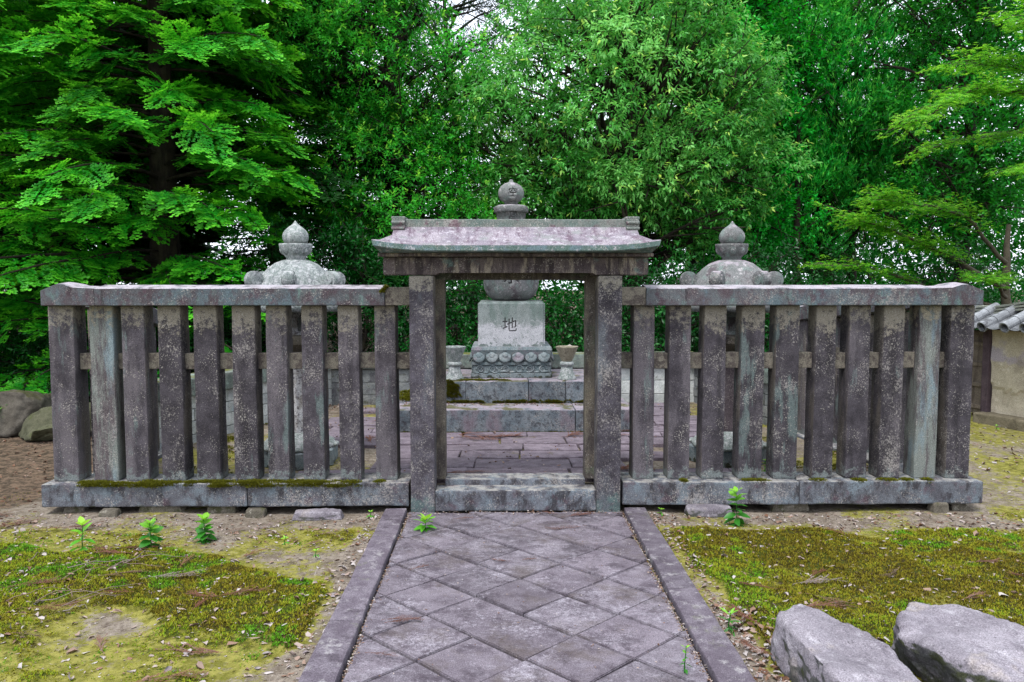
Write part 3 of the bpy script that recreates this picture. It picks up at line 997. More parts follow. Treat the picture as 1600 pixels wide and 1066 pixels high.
# ------------------------------------------------------------------ gate
gate = empty('stone_gate', (0, 0, 0), label='stone gate with curved ridge roof on two square posts', cat='gate')
for sx in (-1, 1):
    block('gate_post', gate, (sx * 0.641, -0.035, -0.02), (0.166, 0.175, 1.665), M['gate_post'], bev=0.013, cuts=18, amp=0.0028)
    block('door_jamb', gate, (sx * 0.541, 0.155, 0.19), (0.088, 0.11, 1.455), M['jamb'], bev=0.006, cuts=12, amp=0.002)
    block('jamb_backing', gate, (sx * 0.640, 0.137, 0.02), (0.105, 0.16, 1.62), M['jamb'], bev=0.006, cuts=6, amp=0.002)
block('door_head', gate, (0, 0.155, 1.615), (1.16, 0.108, 0.10), M['jamb'], bev=0.006, cuts=8, amp=0.002, axis=0)
block('sill', gate, (0, -0.035, 0.02), (1.112, 0.165, 0.145), M['base'], bev=0.010, cuts=12, amp=0.003, axis=0)
block('inner_sill', gate, (0, 0.14, 0.02), (0.995, 0.19, 0.185), M['base'], bev=0.010, cuts=12, amp=0.003, axis=0)
# lintel with its middle cut a little higher
bm = bmesh.new()
yl, yh = -0.135, 0.225
outl = [(-0.895, 1.648), (-0.535, 1.648), (-0.52, 1.668), (0.52, 1.668), (0.535, 1.648), (0.895, 1.648), (0.895, 1.768), (-0.895, 1.768)]
va = [bm.verts.new((x, yl, z)) for x, z in outl]; vb = [bm.verts.new((x, yh, z)) for x, z in outl]
bm.faces.new(va); bm.faces.new(vb[::-1])
for i in range(8): bm.faces.new((va[i], va[(i + 1) % 8], vb[(i + 1) % 8], vb[i]))
bmesh.ops.bevel(bm, geom=bm.edges[:], offset=0.006, segments=2, affect='EDGES')
link('lintel', bm_mesh('lintel', bm, M['lintel']), gate)
block('cornice', gate, (0, 0.045, 1.770), (1.835, 0.50, 0.024), M['lintel'], bev=0.005, cuts=14, amp=0.0015, axis=0)

def roof_bm():
    bm = bmesh.new()
    yc = 0.045
    # profile from the underside of the front eave, up and over, to the back
    T = [0, 0.0, 0.08, 0.18, 0.3, 0.45, 0.62, 0.8, 1.0]
    def half(t): return 0.832 + 0.105 * (1 - t) ** 7
    front = []
    front.append((-0.30, 1.795, 0.0, 0.895))
    front.append((-0.372, 1.798, 1.0, 0.925))
    front.append((-0.380, 1.805, 1.0, 0.930))
    front.append((-0.380, 1.838, 1.0, 0.938))
    for t in T[1:]:
        front.append((-0.374 + 0.314 * t, 1.843 + 0.137 * t ** 1.45, (1 - t) ** 2, half(t)))
    prof = front + [(-y, z, l, h) for y, z, l, h in front[::-1]]
    us = [-1, -0.985, -0.96, -0.92, -0.86, -0.78, -0.66, -0.5, -0.25, 0, 0.25, 0.5, 0.66, 0.78, 0.86, 0.92, 0.96, 0.985, 1]
    rings = []
    for u in us:
        ring = []
        for y, z, l, h in prof:
            up = 0.034 * l * max(0.0, (abs(u) - 0.55) / 0.45) ** 2.2
            ring.append(bm.verts.new((u * h, y + yc, z + up)))
        rings.append(ring)
    k = len(prof)
    for a, b in zip(rings, rings[1:]):
        for i in range(k): bm.faces.new((a[i], a[(i + 1) % k], b[(i + 1) % k], b[i]))
    bm.faces.new(rings[0]); bm.faces.new(rings[-1][::-1])
    wobble(bm, 0.002, 7)
    return bm


roof = link('roof', bm_mesh('roof', roof_bm(), M['roof']), gate)
block('ridge', roof, (0, 0.045, 1.968), (1.60, 0.13, 0.062), M['ridge'], bev=0.006, cuts=16, amp=0.002, axis=0)
for sx in (-1, 1):
    bm = bmesh.new()
    x = sx * 0.80
    add_box(bm, (x, 0.045, 1.998), (0.088, 0.20, 0.066))
    add_box(bm, (x, 0.045, 2.038), (0.094, 0.19, 0.018))
    for gz in (1.965, 2.004):
        bmesh.ops.create_cone(bm, cap_ends=True, segments=10, radius1=0.012, radius2=0.012, depth=0.09,
                              matrix=Matrix.Translation((x, -0.056, gz)) @ Matrix.Rotation(math.pi / 2, 4, 'Y'))
        add_box(bm, (x, -0.050, gz), (0.090, 0.02, 0.016))
    bmesh.ops.bevel(bm, geom=[e for e in bm.edges if e.calc_length() > 0.06], offset=0.004, segments=1, affect='EDGES')
    link('ridge_end_ornament', bm_mesh('ridge_end_ornament', bm, M['ridge']), roof)

# ------------------------------------------------------------------ stepped platform
plat = empty('stepped_platform', (0, 2.13, 0), label='two broad stone steps carrying the pagoda, mossy along their feet', cat='platform')
def course(y0, x0, x1, z0, z1, splits, depth, nm='step_stone'):
    xs = [x0] + splits + [x1]
    for a, b in zip(xs, xs[1:]):
        block(nm, plat, ((a + b) / 2, y0 + depth / 2 - 2.13, z0), (b - a - 0.004, depth, z1 - z0), M['step'], bev=0.010, cuts=8, amp=0.004, axis=0)
course(2.13, -1.17, 1.20, 0.12, 0.365, [-0.98, 0.62], 0.46)
course(2.56, -0.94, 0.96, 0.12, 0.59, [-0.46, 0.18, 0.56], 0.40)
block('step_stone', plat, (-0.9, 1.55 - 0.1, 0.12), (0.54, 1.9, 0.24), M['step'], bev=0.01)
block('step_stone', plat, (0.93, 1.45, 0.12), (0.54, 1.9, 0.24), M['step'], bev=0.01)
block('platform_top', plat, (0, 1.23, 0.12), (1.86, 0.80 + 0.0, 0.465), M['step'], bev=0.01)

# ------------------------------------------------------------------ five-tier pagoda
pg = empty('stone_pagoda', (0.01, 3.28, 0.588), label='tall pale stone pagoda with lotus base, cube, globe and pointed jewel, seen through the gate', cat='stone pagoda')
# lotus pedestal
bm = bmesh.new()
def sq(bm, w, z0, z1, w2=None, n=8):
    w2 = w2 or w
    v = []
    for z, ww in ((z0, w), (z1, w2)):
        v.append([bm.verts.new((sx * ww / 2, sy * ww / 2, z)) for sx, sy in ((-1, -1), (1, -1), (1, 1), (-1, 1))])
    for i in range(4): bm.faces.new((v[0][i], v[0][(i + 1) % 4], v[1][(i + 1) % 4], v[1][i]))
    bm.faces.new(v[0][::-1]); bm.faces.new(v[1])
sq(bm, 0.86, 0.0, 0.055)
sq(bm, 0.82, 0.056, 0.135)
sq(bm, 0.85, 0.136, 0.172)
sq(bm, 0.80, 0.173, 0.288, 0.86)
sq(bm, 0.86, 0.289, 0.330, 0.84)
bmesh.ops.bevel(bm, geom=bm.edges[:], offset=0.006, segments=2, affect='EDGES')
ped = link('pedestal', bm_mesh('pedestal', bm, M['moulded']), pg)
bm = bmesh.new()
for side in range(4):
    rz = Matrix.Rotation(side * math.pi / 2, 4, 'Z')
    for i in range(6):
        x = (i - 2.5) * 0.138
        tilt = rz @ Matrix.Translation((x, -0.425, 0.225)) @ Matrix.Rotation(R(-22), 4, 'X')
        bmesh.ops.create_uvsphere(bm, u_segments=14, v_segments=8, radius=1, matrix=tilt @ Matrix.Diagonal((0.066, 0.018, 0.064, 1)))
        bmesh.ops.create_uvsphere(bm, u_segments=12, v_segments=6, radius=1, matrix=tilt @ Matrix.Translation((0, -0.012, 0.018)) @ Matrix.Diagonal((0.036, 0.013, 0.036, 1)))
link('lotus_petals', bm_mesh('lotus_petals', bm, M['moulded'], smooth=True), ped, kind='stuff')
# scroll carving round the foot
bm = bmesh.new()
def spiral(bm, m, turns=1.6, r0=0.042, flip=1, th=0.010):
    n = 22
    prev = None
    for i in range(n + 1):
        t = i / n
        a = t * turns * 2 * math.pi
        r = r0 * (1 - 0.75 * t)
        c = Vector((flip * r * math.cos(a), 0, r * math.sin(a)))
        tn = Vector((flip * -math.sin(a), 0, math.cos(a)))
        nrm = Vector((flip * math.cos(a), 0, math.sin(a)))
        w = th * (1 - 0.4 * t)
        ring = [bm.verts.new(m @ (c + nrm * w * ca + Vector((0, 1, 0)) * w * sa)) for ca, sa in ((1, 0), (0.4, -1), (-0.4, -1), (-1, 0))]
        if prev:
            for k in range(3): bm.faces.new((prev[k], prev[k + 1], ring[k + 1], ring[k]))
        prev = ring
for side in range(4):
    rz = Matrix.Rotation(side * math.pi / 2, 4, 'Z')
    for x, fl in ((-0.33, -1), (-0.20, 1), (-0.06, -1), (0.08, 1), (0.20, -1), (0.33, 1)):
        spiral(bm, rz @ Matrix.Translation((x, -0.412, 0.095)), flip=fl)
    for i in range(9):
        add_box(bm, rz @ Vector(((i - 4) * 0.09 + random.uniform(-.01, .01), -0.414, 0.055 + random.uniform(0, 0.02))), (0.05, 0.02, 0.02), rz)
link('scroll_carving', bm_mesh('scroll_carving', bm, M['moulded'], smooth=True), ped, kind='stuff')

def text_mesh(ch, size):
    cu = bpy.data.curves.new('t', 'FONT')
    cu.body = ch; cu.size = size; cu.extrude = 0.05; cu.align_x = 'CENTER'; cu.align_y = 'CENTER'; cu.resolution_u = 2
    o = bpy.data.objects.new('t', cu); COL.objects.link(o)
    dg = bpy.context.evaluated_depsgraph_get()
    me = bpy.data.meshes.new_from_object(o.evaluated_get(dg))
    bpy.data.objects.remove(o)
    bm = bmesh.new(); bm.from_mesh(me)
    bmesh.ops.remove_doubles(bm, verts=bm.verts[:], dist=1e-5)
    xs = [v.co.x for v in bm.verts]; ys = [v.co.y for v in bm.verts]
    cx, cy = (min(xs) + max(xs)) / 2, (min(ys) + max(ys)) / 2
    for v in bm.verts: v.co.x -= cx; v.co.y -= cy
    return bm


def engrave(obj, ch, size, x, y, z):
    """cut a character into the -Y face at (x, y, z) local, y being the depth the cut reaches"""
    bm = text_mesh(ch, size)
    m = Matrix.Translation((x, y - 0.05, z)) @ Matrix.Rotation(math.pi / 2, 4, 'X')
    bmesh.ops.transform(bm, matrix=m, verts=bm.verts[:])
    me = bm_mesh('cutter', bm, M['groove'])
    cut = bpy.data.objects.new('cutter', me); COL.objects.link(cut)
    cut.matrix_world = obj.matrix_world
    md = obj.modifiers.new('b', 'BOOLEAN'); md.operation = 'DIFFERENCE'; md.object = cut; md.solver = 'EXACT'
    md.material_mode = 'TRANSFER'
    bpy.context.view_layer.update()
    cut.matrix_world = obj.matrix_world.copy()
    bpy.context.view_layer.update()
    dg = bpy.context.evaluated_depsgraph_get()
    new = bpy.data.meshes.new_from_object(obj.evaluated_get(dg))
    nv = len(new.vertices)
    obj.modifiers.clear()
    if nv > 10:
        obj.data = new
        obj.data.name = obj.name
    bpy.data.objects.remove(cut)


# base cube with the character for earth; its plan is faintly rounded at the top
bm = bmesh.new()
bmesh.ops.create_cube(bm, size=1.0)
for v in bm.verts: v.co = Vector((v.co.x * 0.712, v.co.y * 0.712, (v.co.z + 0.5) * 0.478))
bmesh.ops.bevel(bm, geom=[e for e in bm.edges if abs(e.verts[0].co.z - e.verts[1].co.z) > 0.1], offset=0.02, segments=3, affect='EDGES')
bmesh.ops.bevel(bm, geom=[e for e in bm.edges if all(v.co.z > 0.4 for v in e.verts) and len(e.link_faces) == 2], offset=0.022, segments=3, affect='EDGES')
cube = link('earth_cube', bm_mesh('earth_cube', bm, M['white_lichen']), pg, (0, 0, 0.331))
engrave(cube, '地', 0.165, -0.02, -0.356 + 0.014, 0.235)
# globe
prof = [(0.12, 0.0), (0.19, 0.006), (0.235, 0.03), (0.272, 0.075), (0.296, 0.13), (0.306, 0.19), (0.303, 0.25), (0.285, 0.31), (0.25, 0.36), (0.21, 0.385), (0.15, 0.39)]
globe = link('water_globe', bm_mesh('water_globe', lathe_bm(prof, 48), M['greystone'], smooth=True), pg, (0, 0, 0.810))
engrave(globe, '水', 0.17, 0.0, -0.285, 0.262)
# square flared roof tier hidden behind the gate roof
prof = [(0.30, 0.0), (0.385, 0.01), (0.395, 0.05), (0.36, 0.09), (0.28, 0.17), (0.22, 0.30), (0.18, 0.436)]
bm = lathe_bm(prof, 32, square=1.0, rot=math.pi / 32 * 0)
for v in bm.verts:
    rr = math.hypot(v.co.x, v.co.y)
    if v.co.z < 0.1: v.co.z += 0.06 * max(0, (rr - 0.40) / 0.14)
link('fire_roof', bm_mesh('fire_roof', bm, M['greystone']), pg, (0, 0, 1.202))
# half globe with a rim
prof = [(0.12, 0.0), (0.165, 0.004), (0.172, 0.05), (0.186, 0.125), (0.205, 0.128), (0.215, 0.14), (0.214, 0.178), (0.205, 0.192), (0.17, 0.207), (0.10, 0.213)]
half = link('wind_bowl', bm_mesh('wind_bowl', lathe_bm(prof, 40), M['greystone'], smooth=False), pg, (0, 0, 1.640))
for v in half.data.vertices: v.co.x *= 0.885; v.co.y *= 0.885
for p in half.data.polygons: p.use_smooth = True
engrave(half, '風', 0.10, 0.02, -0.146, 0.085)
prof = [(0.085, 0.0), (0.086, 0.03), (0.10, 0.036), (0.135, 0.055), (0.160, 0.095), (0.166, 0.14), (0.158, 0.18), (0.130, 0.218), (0.085, 0.246), (0.040, 0.262), (0.027, 0.268), (0.024, 0.285), (0.016, 0.296), (0.004, 0.298)]
jewel = link('sky_jewel', bm_mesh('sky_jewel', lathe_bm(prof, 40), M['greystone'], smooth=True), pg, (0, 0, 1.852))
for v in jewel.data.vertices: v.co.z *= 0.93
for v in jewel.data.vertices: v.co.x *= 0.86; v.co.y *= 0.86
engrave(jewel, '空', 0.105, 0.02, -0.122, 0.128)

# ------------------------------------------------------------------ flower vases
def vase(x, label, extra=False):
    root = empty('flower_vase', (x, 2.745, 0.588), label=label, cat='stone vase', group='pair of stone flower vases')
    p1 = [(0.02, 0), (0.100, 0.0), (0.102, 0.012), (0.085, 0.035), (0.066, 0.09), (0.058, 0.142)]
    link('foot', bm_mesh('foot', lathe_bm(p1, 24), M['pale'], smooth=True), root)
    p2 = [(0.045, 0.142), (0.060, 0.143), (0.072, 0.152), (0.076, 0.166), (0.070, 0.182), (0.058, 0.188), (0.045, 0.189)]
    link('collar', bm_mesh('collar', lathe_bm(p2, 24), M['pale'], smooth=True), root)
    p3 = [(0.045, 0.188), (0.056, 0.192), (0.120, 0.332), (0.124, 0.346), (0.104, 0.346), (0.050, 0.220), (0.0, 0.219)][:-1]
    bm = lathe_bm(p3, 6, rot=math.pi / 6 * 0.3)
    bmesh.ops.bevel(bm, geom=bm.edges[:], offset=0.003, segments=1, affect='EDGES')
    link('cup', bm_mesh('cup', bm, M['pale_brown'] if extra else M['pale']), root)


vase(-0.585, 'flared stone flower vase left of the lotus pedestal')
vase(0.585, 'flared stone flower vase right of the lotus pedestal, a pale leaf on its rim', True)
V = np.array([[-.03, 0, 0], [0, -.02, .012], [.035, 0, .004], [0, .02, .014], [0.01, 0, 0.02]])
F = np.array([[0, 1, 4], [1, 2, 4], [2, 3, 4], [3, 0, 4]])
o = link('dead_leaf', np_mesh('dead_leaf', V, F, M['litter'], {'tint': np.full(5, 0.75)}), None, (0.60, 2.69, 0.938))
tag(o, 'pale dead leaf on the rim of the right stone vase', 'leaf')

# ------------------------------------------------------------------ stone lanterns
def lantern(x, rz, shaftmat, label):
    root = empty('stone_lantern', (x, 1.0, 0.12), rz, label=label, cat='stone lantern', group='pair of stone lanterns inside the court')
    H = math.pi / 6
    def hexp(nm, prof, mat, n=6, **kw):
        bm = lathe_bm(prof, n, rot=H * kw.pop('r', 0), **kw)
        bmesh.ops.bevel(bm, geom=[e for e in bm.edges], offset=0.004, segments=1, affect='EDGES')
        return link(nm, bm_mesh(nm, bm, mat), root)
    hexp('plinth', [(0.335, 0), (0.335, 0.125), (0.32, 0.135)], M['moulded'])
    # lotus base: drooping petals
    bm = lathe_bm([(0.30, 0.136), (0.29, 0.16), (0.20, 0.23), (0.145, 0.25), (0.135, 0.26)], 36)
    for i in range(8):
        a = 2 * math.pi * i / 8 + 0.2
        m = Matrix.Rotation(a, 4, 'Z') @ Matrix.Translation((0.235, 0, 0.185)) @ Matrix.Rotation(R(38), 4, 'Y')
        bmesh.ops.create_uvsphere(bm, u_segments=14, v_segments=8, radius=1, matrix=m @ Matrix.Diagonal((0.085, 0.080, 0.024, 1)))
        m2 = Matrix.Rotation(a, 4, 'Z') @ Matrix.Translation((0.300, 0, 0.150))
        bmesh.ops.create_uvsphere(bm, u_segments=10, v_segments=6, radius=1, matrix=m2 @ Matrix.Diagonal((0.024, 0.062, 0.020, 1)))
    link('lotus_base', bm_mesh('lotus_base', bm, M['pale'], smooth=True), root)
    hexp('shaft', [(0.118, 0.26), (0.112, 0.60), (0.118, 0.905)], shaftmat)
    hexp('lantern_table', [(0.125, 0.906), (0.15, 0.93), (0.245, 0.985), (0.250, 1.04), (0.20, 1.055)], M['jamb'])
    fb = hexp('firebox', [(0.165, 1.056), (0.160, 1.235)], shaftmat if shaftmat is M['shaft'] else M['pale'])
    bm = bmesh.new()
    for i in range(6):
        a = 2 * math.pi * (i + 0.5) / 6
        rz_ = Matrix.Rotation(a, 4, 'Z')
        add_box(bm, rz_ @ Vector((0.143, 0, 1.145)), (0.012, 0.10, 0.11), rz_)
    link('firebox_panels', bm_mesh('firebox_panels', bm, M['greystone']), fb, kind='stuff')
    # cap with curled corners
    cap_mat = M['pale'] if x < 0 else M['greystone']
    bm = lathe_bm([(0.15, 1.236), (0.385, 1.250), (0.395, 1.30), (0.365, 1.34), (0.34, 1.42), (0.295, 1.51), (0.235, 1.585), (0.175, 1.632), (0.115, 1.655), (0.09, 1.660)], 36)
    for v in bm.verts:
        a = math.atan2(v.co.y, v.co.x); r = math.hypot(v.co.x, v.co.y)
        k = abs(((a / (math.pi / 3)) % 1) - 0.5) * 2            # 1 at corners, 0 mid-side
        hexr = math.cos(math.pi / 6) / math.cos(((a % (math.pi / 3)) - math.pi / 6))
        w = min(1, max(0, (r - 0.1) / 0.2))
        s = (1 - w) + w * hexr * 1.04
        v.co.x *= s; v.co.y *= s
        v.co.z -= (1 - k) * 0.010 * w
    link('cap', bm_mesh('cap', bm, cap_mat, smooth=True), root)
    for i in range(6):
        a = math.pi / 3 * i
        bm = bmesh.new()
        # rib rising to a rolled curl
        path_ = []
        for t in np.linspace(0, 1, 9):
            path_.append((0.22 + 0.13 * t, 1.545 - 0.16 * math.sin(t * 1.5)))
        cx, cz, cr = 0.335, 1.445, 0.062
        for t in np.linspace(-0.35, 1.15, 14):
            an = -math.pi / 2 + t * math.pi * 1.25
            path_.append((cx + cr * math.cos(an), cz + cr * math.sin(an)))
        prev = None
        for j, (rr, zz) in enumerate(path_):
            w = 0.042 + 0.012 * min(1, j / 8)
            ring = [bm.verts.new((rr, -w, zz)), bm.verts.new((rr, w, zz)), ]
            prev = ring
        # build as a solid: a disc curl plus a ramp
        bm.clear()
        m = Matrix.Translation((0.345, 0, 1.498)) @ Matrix.Rotation(math.pi / 2, 4, 'X')
        bmesh.ops.create_cone(bm, cap_ends=True, segments=22, radius1=0.070, radius2=0.070, depth=0.080, matrix=m)
        m = Matrix.Translation((0.345, 0, 1.498)) @ Matrix.Rotation(math.pi / 2, 4, 'X')
        bmesh.ops.create_cone(bm, cap_ends=True, segments=16, radius1=0.046, radius2=0.046, depth=0.104, matrix=m)
        v = [bm.verts.new((rr, yy, zz)) for yy in (-0.048, 0.048) for rr, zz in ((0.20, 1.36), (0.375, 1.36), (0.385, 1.46), (0.28, 1.51), (0.20, 1.59))]
        for a_, b_ in ((0, 1), (1, 2), (2, 3), (3, 4), (4, 0)): bm.faces.new((v[a_], v[b_], v[b_ + 5], v[a_ + 5]))
        bm.faces.new(v[:5][::-1]); bm.faces.new(v[5:])
        bmesh.ops.bevel(bm, geom=[e for e in bm.edges if e.calc_face_angle(0) > 0.6], offset=0.006, segments=2, affect='EDGES')
        link('corner_curl', bm_mesh('corner_curl', bm, cap_mat), root, (0, 0, 0), (0, 0, a))
    # lotus cup
    cup = lathe_bm([(0.070, 1.655), (0.080, 1.660), (0.074, 1.675), (0.092, 1.695), (0.112, 1.73), (0.126, 1.772), (0.132, 1.790), (0.10, 1.792)], 32, lobes=8, lobe_amp=0.05, lobe_z=(1.70, 1.78))
    c = link('lotus_cup', bm_mesh('lotus_cup', cup, cap_mat, smooth=True), root)
    bm = bmesh.new()
    for i in range(8):
        aa = 2 * math.pi * i / 8 + 0.35
        m = Matrix.Rotation(aa, 4, 'Z') @ Matrix.Translation((0.106, 0, 1.738)) @ Matrix.Rotation(R(24), 4, 'Y')
        bmesh.ops.create_uvsphere(bm, u_segments=12, v_segments=8, radius=1, matrix=m @ Matrix.Diagonal((0.016, 0.036, 0.045, 1)))
        bmesh.ops.create_uvsphere(bm, u_segments=10, v_segments=6, radius=1, matrix=m @ Matrix.Translation((0.012, 0, -0.006)) @ Matrix.Diagonal((0.010, 0.018, 0.027, 1)))
    link('cup_petals', bm_mesh('cup_petals', bm, cap_mat, smooth=True), c, kind='stuff')
    j = lathe_bm([(0.05, 1.791), (0.088, 1.797), (0.101, 1.822), (0.104, 1.848), (0.098, 1.876), (0.080, 1.902), (0.052, 1.926), (0.026, 1.944), (0.012, 1.962), (0.003, 1.975)], 32)
    link('jewel', bm_mesh('jewel', j, cap_mat, smooth=True), root)
    return root


lantern(-1.765, R(35), M['shaft'], 'stone lantern behind the left fence, whitish speckled shaft, crisp curled cap corners')
lantern(1.785, R(56), M['shaft_dark'], 'stone lantern behind the right fence, dark shaft, blunt weathered cap corners')

# ------------------------------------------------------------------ rocks
def rock_mesh(name, pts, mat, amp=0.02, sub=3, smooth=False, scale=4.0, seed=1.0, fine=0.006):
    bm = bmesh.new()
    for p in pts: bm.verts.new(p)
    r = bmesh.ops.convex_hull(bm, input=bm.verts[:])
    bmesh.ops.delete(bm, geom=list({v for v in bm.verts if not v.link_faces}), context='VERTS')
    bmesh.ops.triangulate(bm, faces=bm.faces[:])
    y_near = name == 'field_stone'
    bmesh.ops.bevel(bm, geom=bm.edges[:], offset=0.007, segments=1, affect='EDGES', clamp_overlap=True)
    tmp = bpy.data.objects.new('tmp', bm_mesh('tmp', bm, mat)); COL.objects.link(tmp)
    md = tmp.modifiers.new('r', 'REMESH'); md.mode = 'VOXEL'
    dim = max(max(p[k] for p in pts) - min(p[k] for p in pts) for k in range(3))
    md.voxel_size = max(0.009, dim / (90 if y_near else 42))
    bpy.context.view_layer.update()
    me_ = bpy.data.meshes.new_from_object(tmp.evaluated_get(bpy.context.evaluated_depsgraph_get()))
    bpy.data.objects.remove(tmp)
    bm = bmesh.new(); bm.from_mesh(me_)
    bmesh.ops.smooth_vert(bm, verts=bm.verts[:], factor=0.3, use_axis_x=True, use_axis_y=True, use_axis_z=True)
    s = Vector((seed * 11.3, seed * 3.7, seed))
    bm.normal_update()
    for v in bm.verts:
        n = v.normal
        d = mnoise.fractal((v.co + s) * scale, 0.9, 2.1, 5) * amp
        rg = mnoise.ridged_multi_fractal((v.co + s) * scale * 2.3, 1.0, 2.0, 4, 1.0, 2.0)
        d += (rg - 1.0) * -fine * 1.3 + mnoise.noise((v.co + s) * 45) * fine * 0.6 + (mnoise.cell((v.co + s) * 7.0) - 0.5) * fine * 0.8
        v.co += n * d
    return bm_mesh(name, bm, mat, smooth=True)


def rock(name, pts, mat, label, cat='rock', group=None, **kw):
    cx = sum(p[0] for p in pts) / len(pts); cy = sum(p[1] for p in pts) / len(pts)
    me = rock_mesh(name, [(x - cx, y - cy, z) for x, y, z in pts], mat, **kw)
    return link(name, me, None, (cx, cy, 0), label=label, cat=cat, group=group)


# near right corner: two flat-topped field stones
rock('field_stone', [(1.07, -2.25, .19), (1.22, -2.10, .19), (1.33, -2.22, .185), (1.42, -2.46, .17), (1.44, -2.95, .16), (1.10, -2.98, .20), (1.06, -2.66, .215),
                     (1.06, -2.22, -.05), (1.24, -2.06, -.05), (1.50, -2.40, -.06), (1.56, -3.0, -.06), (1.10, -3.0, -.06), (1.05, -2.6, -.06)],
     M['rock'], 'flat grey field stone in the near right corner, its point towards the path', group='two field stones in the near right corner', amp=0.018, sub=5, seed=2.0)
rock('field_stone', [(1.56, -2.30, .20), (1.70, -2.13, .20), (1.96, -2.17, .19), (2.16, -2.42, .17), (2.3, -2.8, .15), (1.95, -3.05, .16), (1.56, -2.62, .20), (1.50, -2.44, .185),
                     (1.57, -2.22, -.05), (1.72, -2.11, -.05), (2.2, -2.4, -.05), (2.34, -2.9, -.05), (1.74, -2.86, -.06), (1.66, -2.62, -.06), (1.60, -2.45, -.05)],
     M['rock'], 'broad grey field stone right of the pointed one, undercut on its near side', group='two field stones in the near right corner', amp=0.02, sub=5, seed=5.0)
# boulders at the left edge, under the trees
rock('boulder', [(-5.75, 3.0, .0), (-5.7, 3.1, .42), (-5.45, 2.85, .47), (-5.15, 2.85, .46), (-5.0, 2.9, .33), (-4.98, 3.0, .1), (-5.2, 2.7, .0), (-5.6, 2.75, .05), (-5.0, 3.4, .0), (-5.6, 3.5, .3), (-5.1, 3.4, .35)],
     M['boulder'], 'tall rough brown boulder at the left edge of the picture', 'boulder', amp=0.04, sub=4, seed=3.0, scale=3)
rock('boulder', [(-5.15, 2.75, .0), (-4.95, 2.7, .25), (-4.7, 2.75, .36), (-4.35, 2.85, .33), (-4.2, 2.9, .0), (-4.9, 2.45, .0), (-4.45, 2.45, .12), (-4.5, 3.3, .2), (-5.0, 3.3, .1)],
     M['boulder_green'], 'low green-stained boulder between the rough boulder and the corner post', 'boulder', amp=0.03, sub=4, seed=4.0, smooth=True, scale=3)
rock('boulder', [(-4.85, 2.45, .0), (-4.75, 2.35, .13), (-4.55, 2.4, .16), (-4.45, 2.5, .08), (-4.45, 2.6, .0), (-4.7, 2.65, .15), (-4.75, 2.6, .0)],
     M['boulder_green'], 'small rounded stone at the foot of the green-stained boulder', 'boulder', amp=0.015, sub=3, seed=6.0, smooth=True)

# packing stones under the base beams
def pack(x, y, w, d, h, label, seed, mat='rubble'):
    pts = []
    for sx in (-1, 1):
        for sy in (-1, 1):
            for z in (-0.03, h):
                k = 0.9 if z > 0 else 1.0
                pts.append((x + sx * w / 2 * k * random.uniform(0.85, 1), y + sy * d / 2 * k * random.uniform(0.85, 1), z * random.uniform(0.85, 1)))
    rock('packing_stone', pts, M[mat], label, 'stone', group='packing stones under the fence', amp=0.008, sub=2, seed=seed, fine=0.003)


pack(-3.09, 0.04, 0.17, 0.16, 0.060, 'packing stone under the left end of the left fence', 11)
pack(-2.80, -0.09, 0.14, 0.12, 0.040, 'small round packing stone second from the left corner post', 12)
pack(-2.48, 0.03, 0.34, 0.18, 0.058, 'long shaded packing stone under the left fence, behind the middle seedling', 13)
pack(-2.05, 0.03, 0.22, 0.16, 0.058, 'packing stone under the left fence, behind the third seedling from the left', 14)
pack(-1.80, -0.07, 0.16, 0.13, 0.045, 'packing stone just left of the joint in the left base beam', 15)
pack(-1.36, -0.14, 0.38, 0.12, 0.042, 'flat pale slab lying on the ground left of the path kerb', 16, 'rock')
pack(1.34, -0.10, 0.36, 0.15, 0.055, 'flat pale slab lying in front of the right fence beside the leafy seedling', 17, 'rock')
pack(1.95, 0.04, 0.30, 0.15, 0.055, 'packing stone under the middle joint of the right fence', 18)
pack(2.98, -0.05, 0.13, 0.12, 0.066, 'small packing stone near the right corner post', 19)
pack(3.14, 0.03, 0.14, 0.16, 0.066, 'packing stone under the right end of the right fence', 20)

# stones and kerbs beyond the fence on the right
block('kerb_block', None, (6.05, 2.30, -0.02), (0.7, 0.16, 0.13), M['concrete'], bev=0.01, rot=(0, 0, R(-12)), label='pale concrete kerb block on the ground at the right edge, before the plaster wall', cat='kerb block')

# ------------------------------------------------------------------ roofed plaster wall on the right
wr = empty('plaster_wall', (5.40, 4.05, 0), R(-74), label='cracked earth plaster wall with a tiled roof and a wooden door, at the right edge', cat='wall')
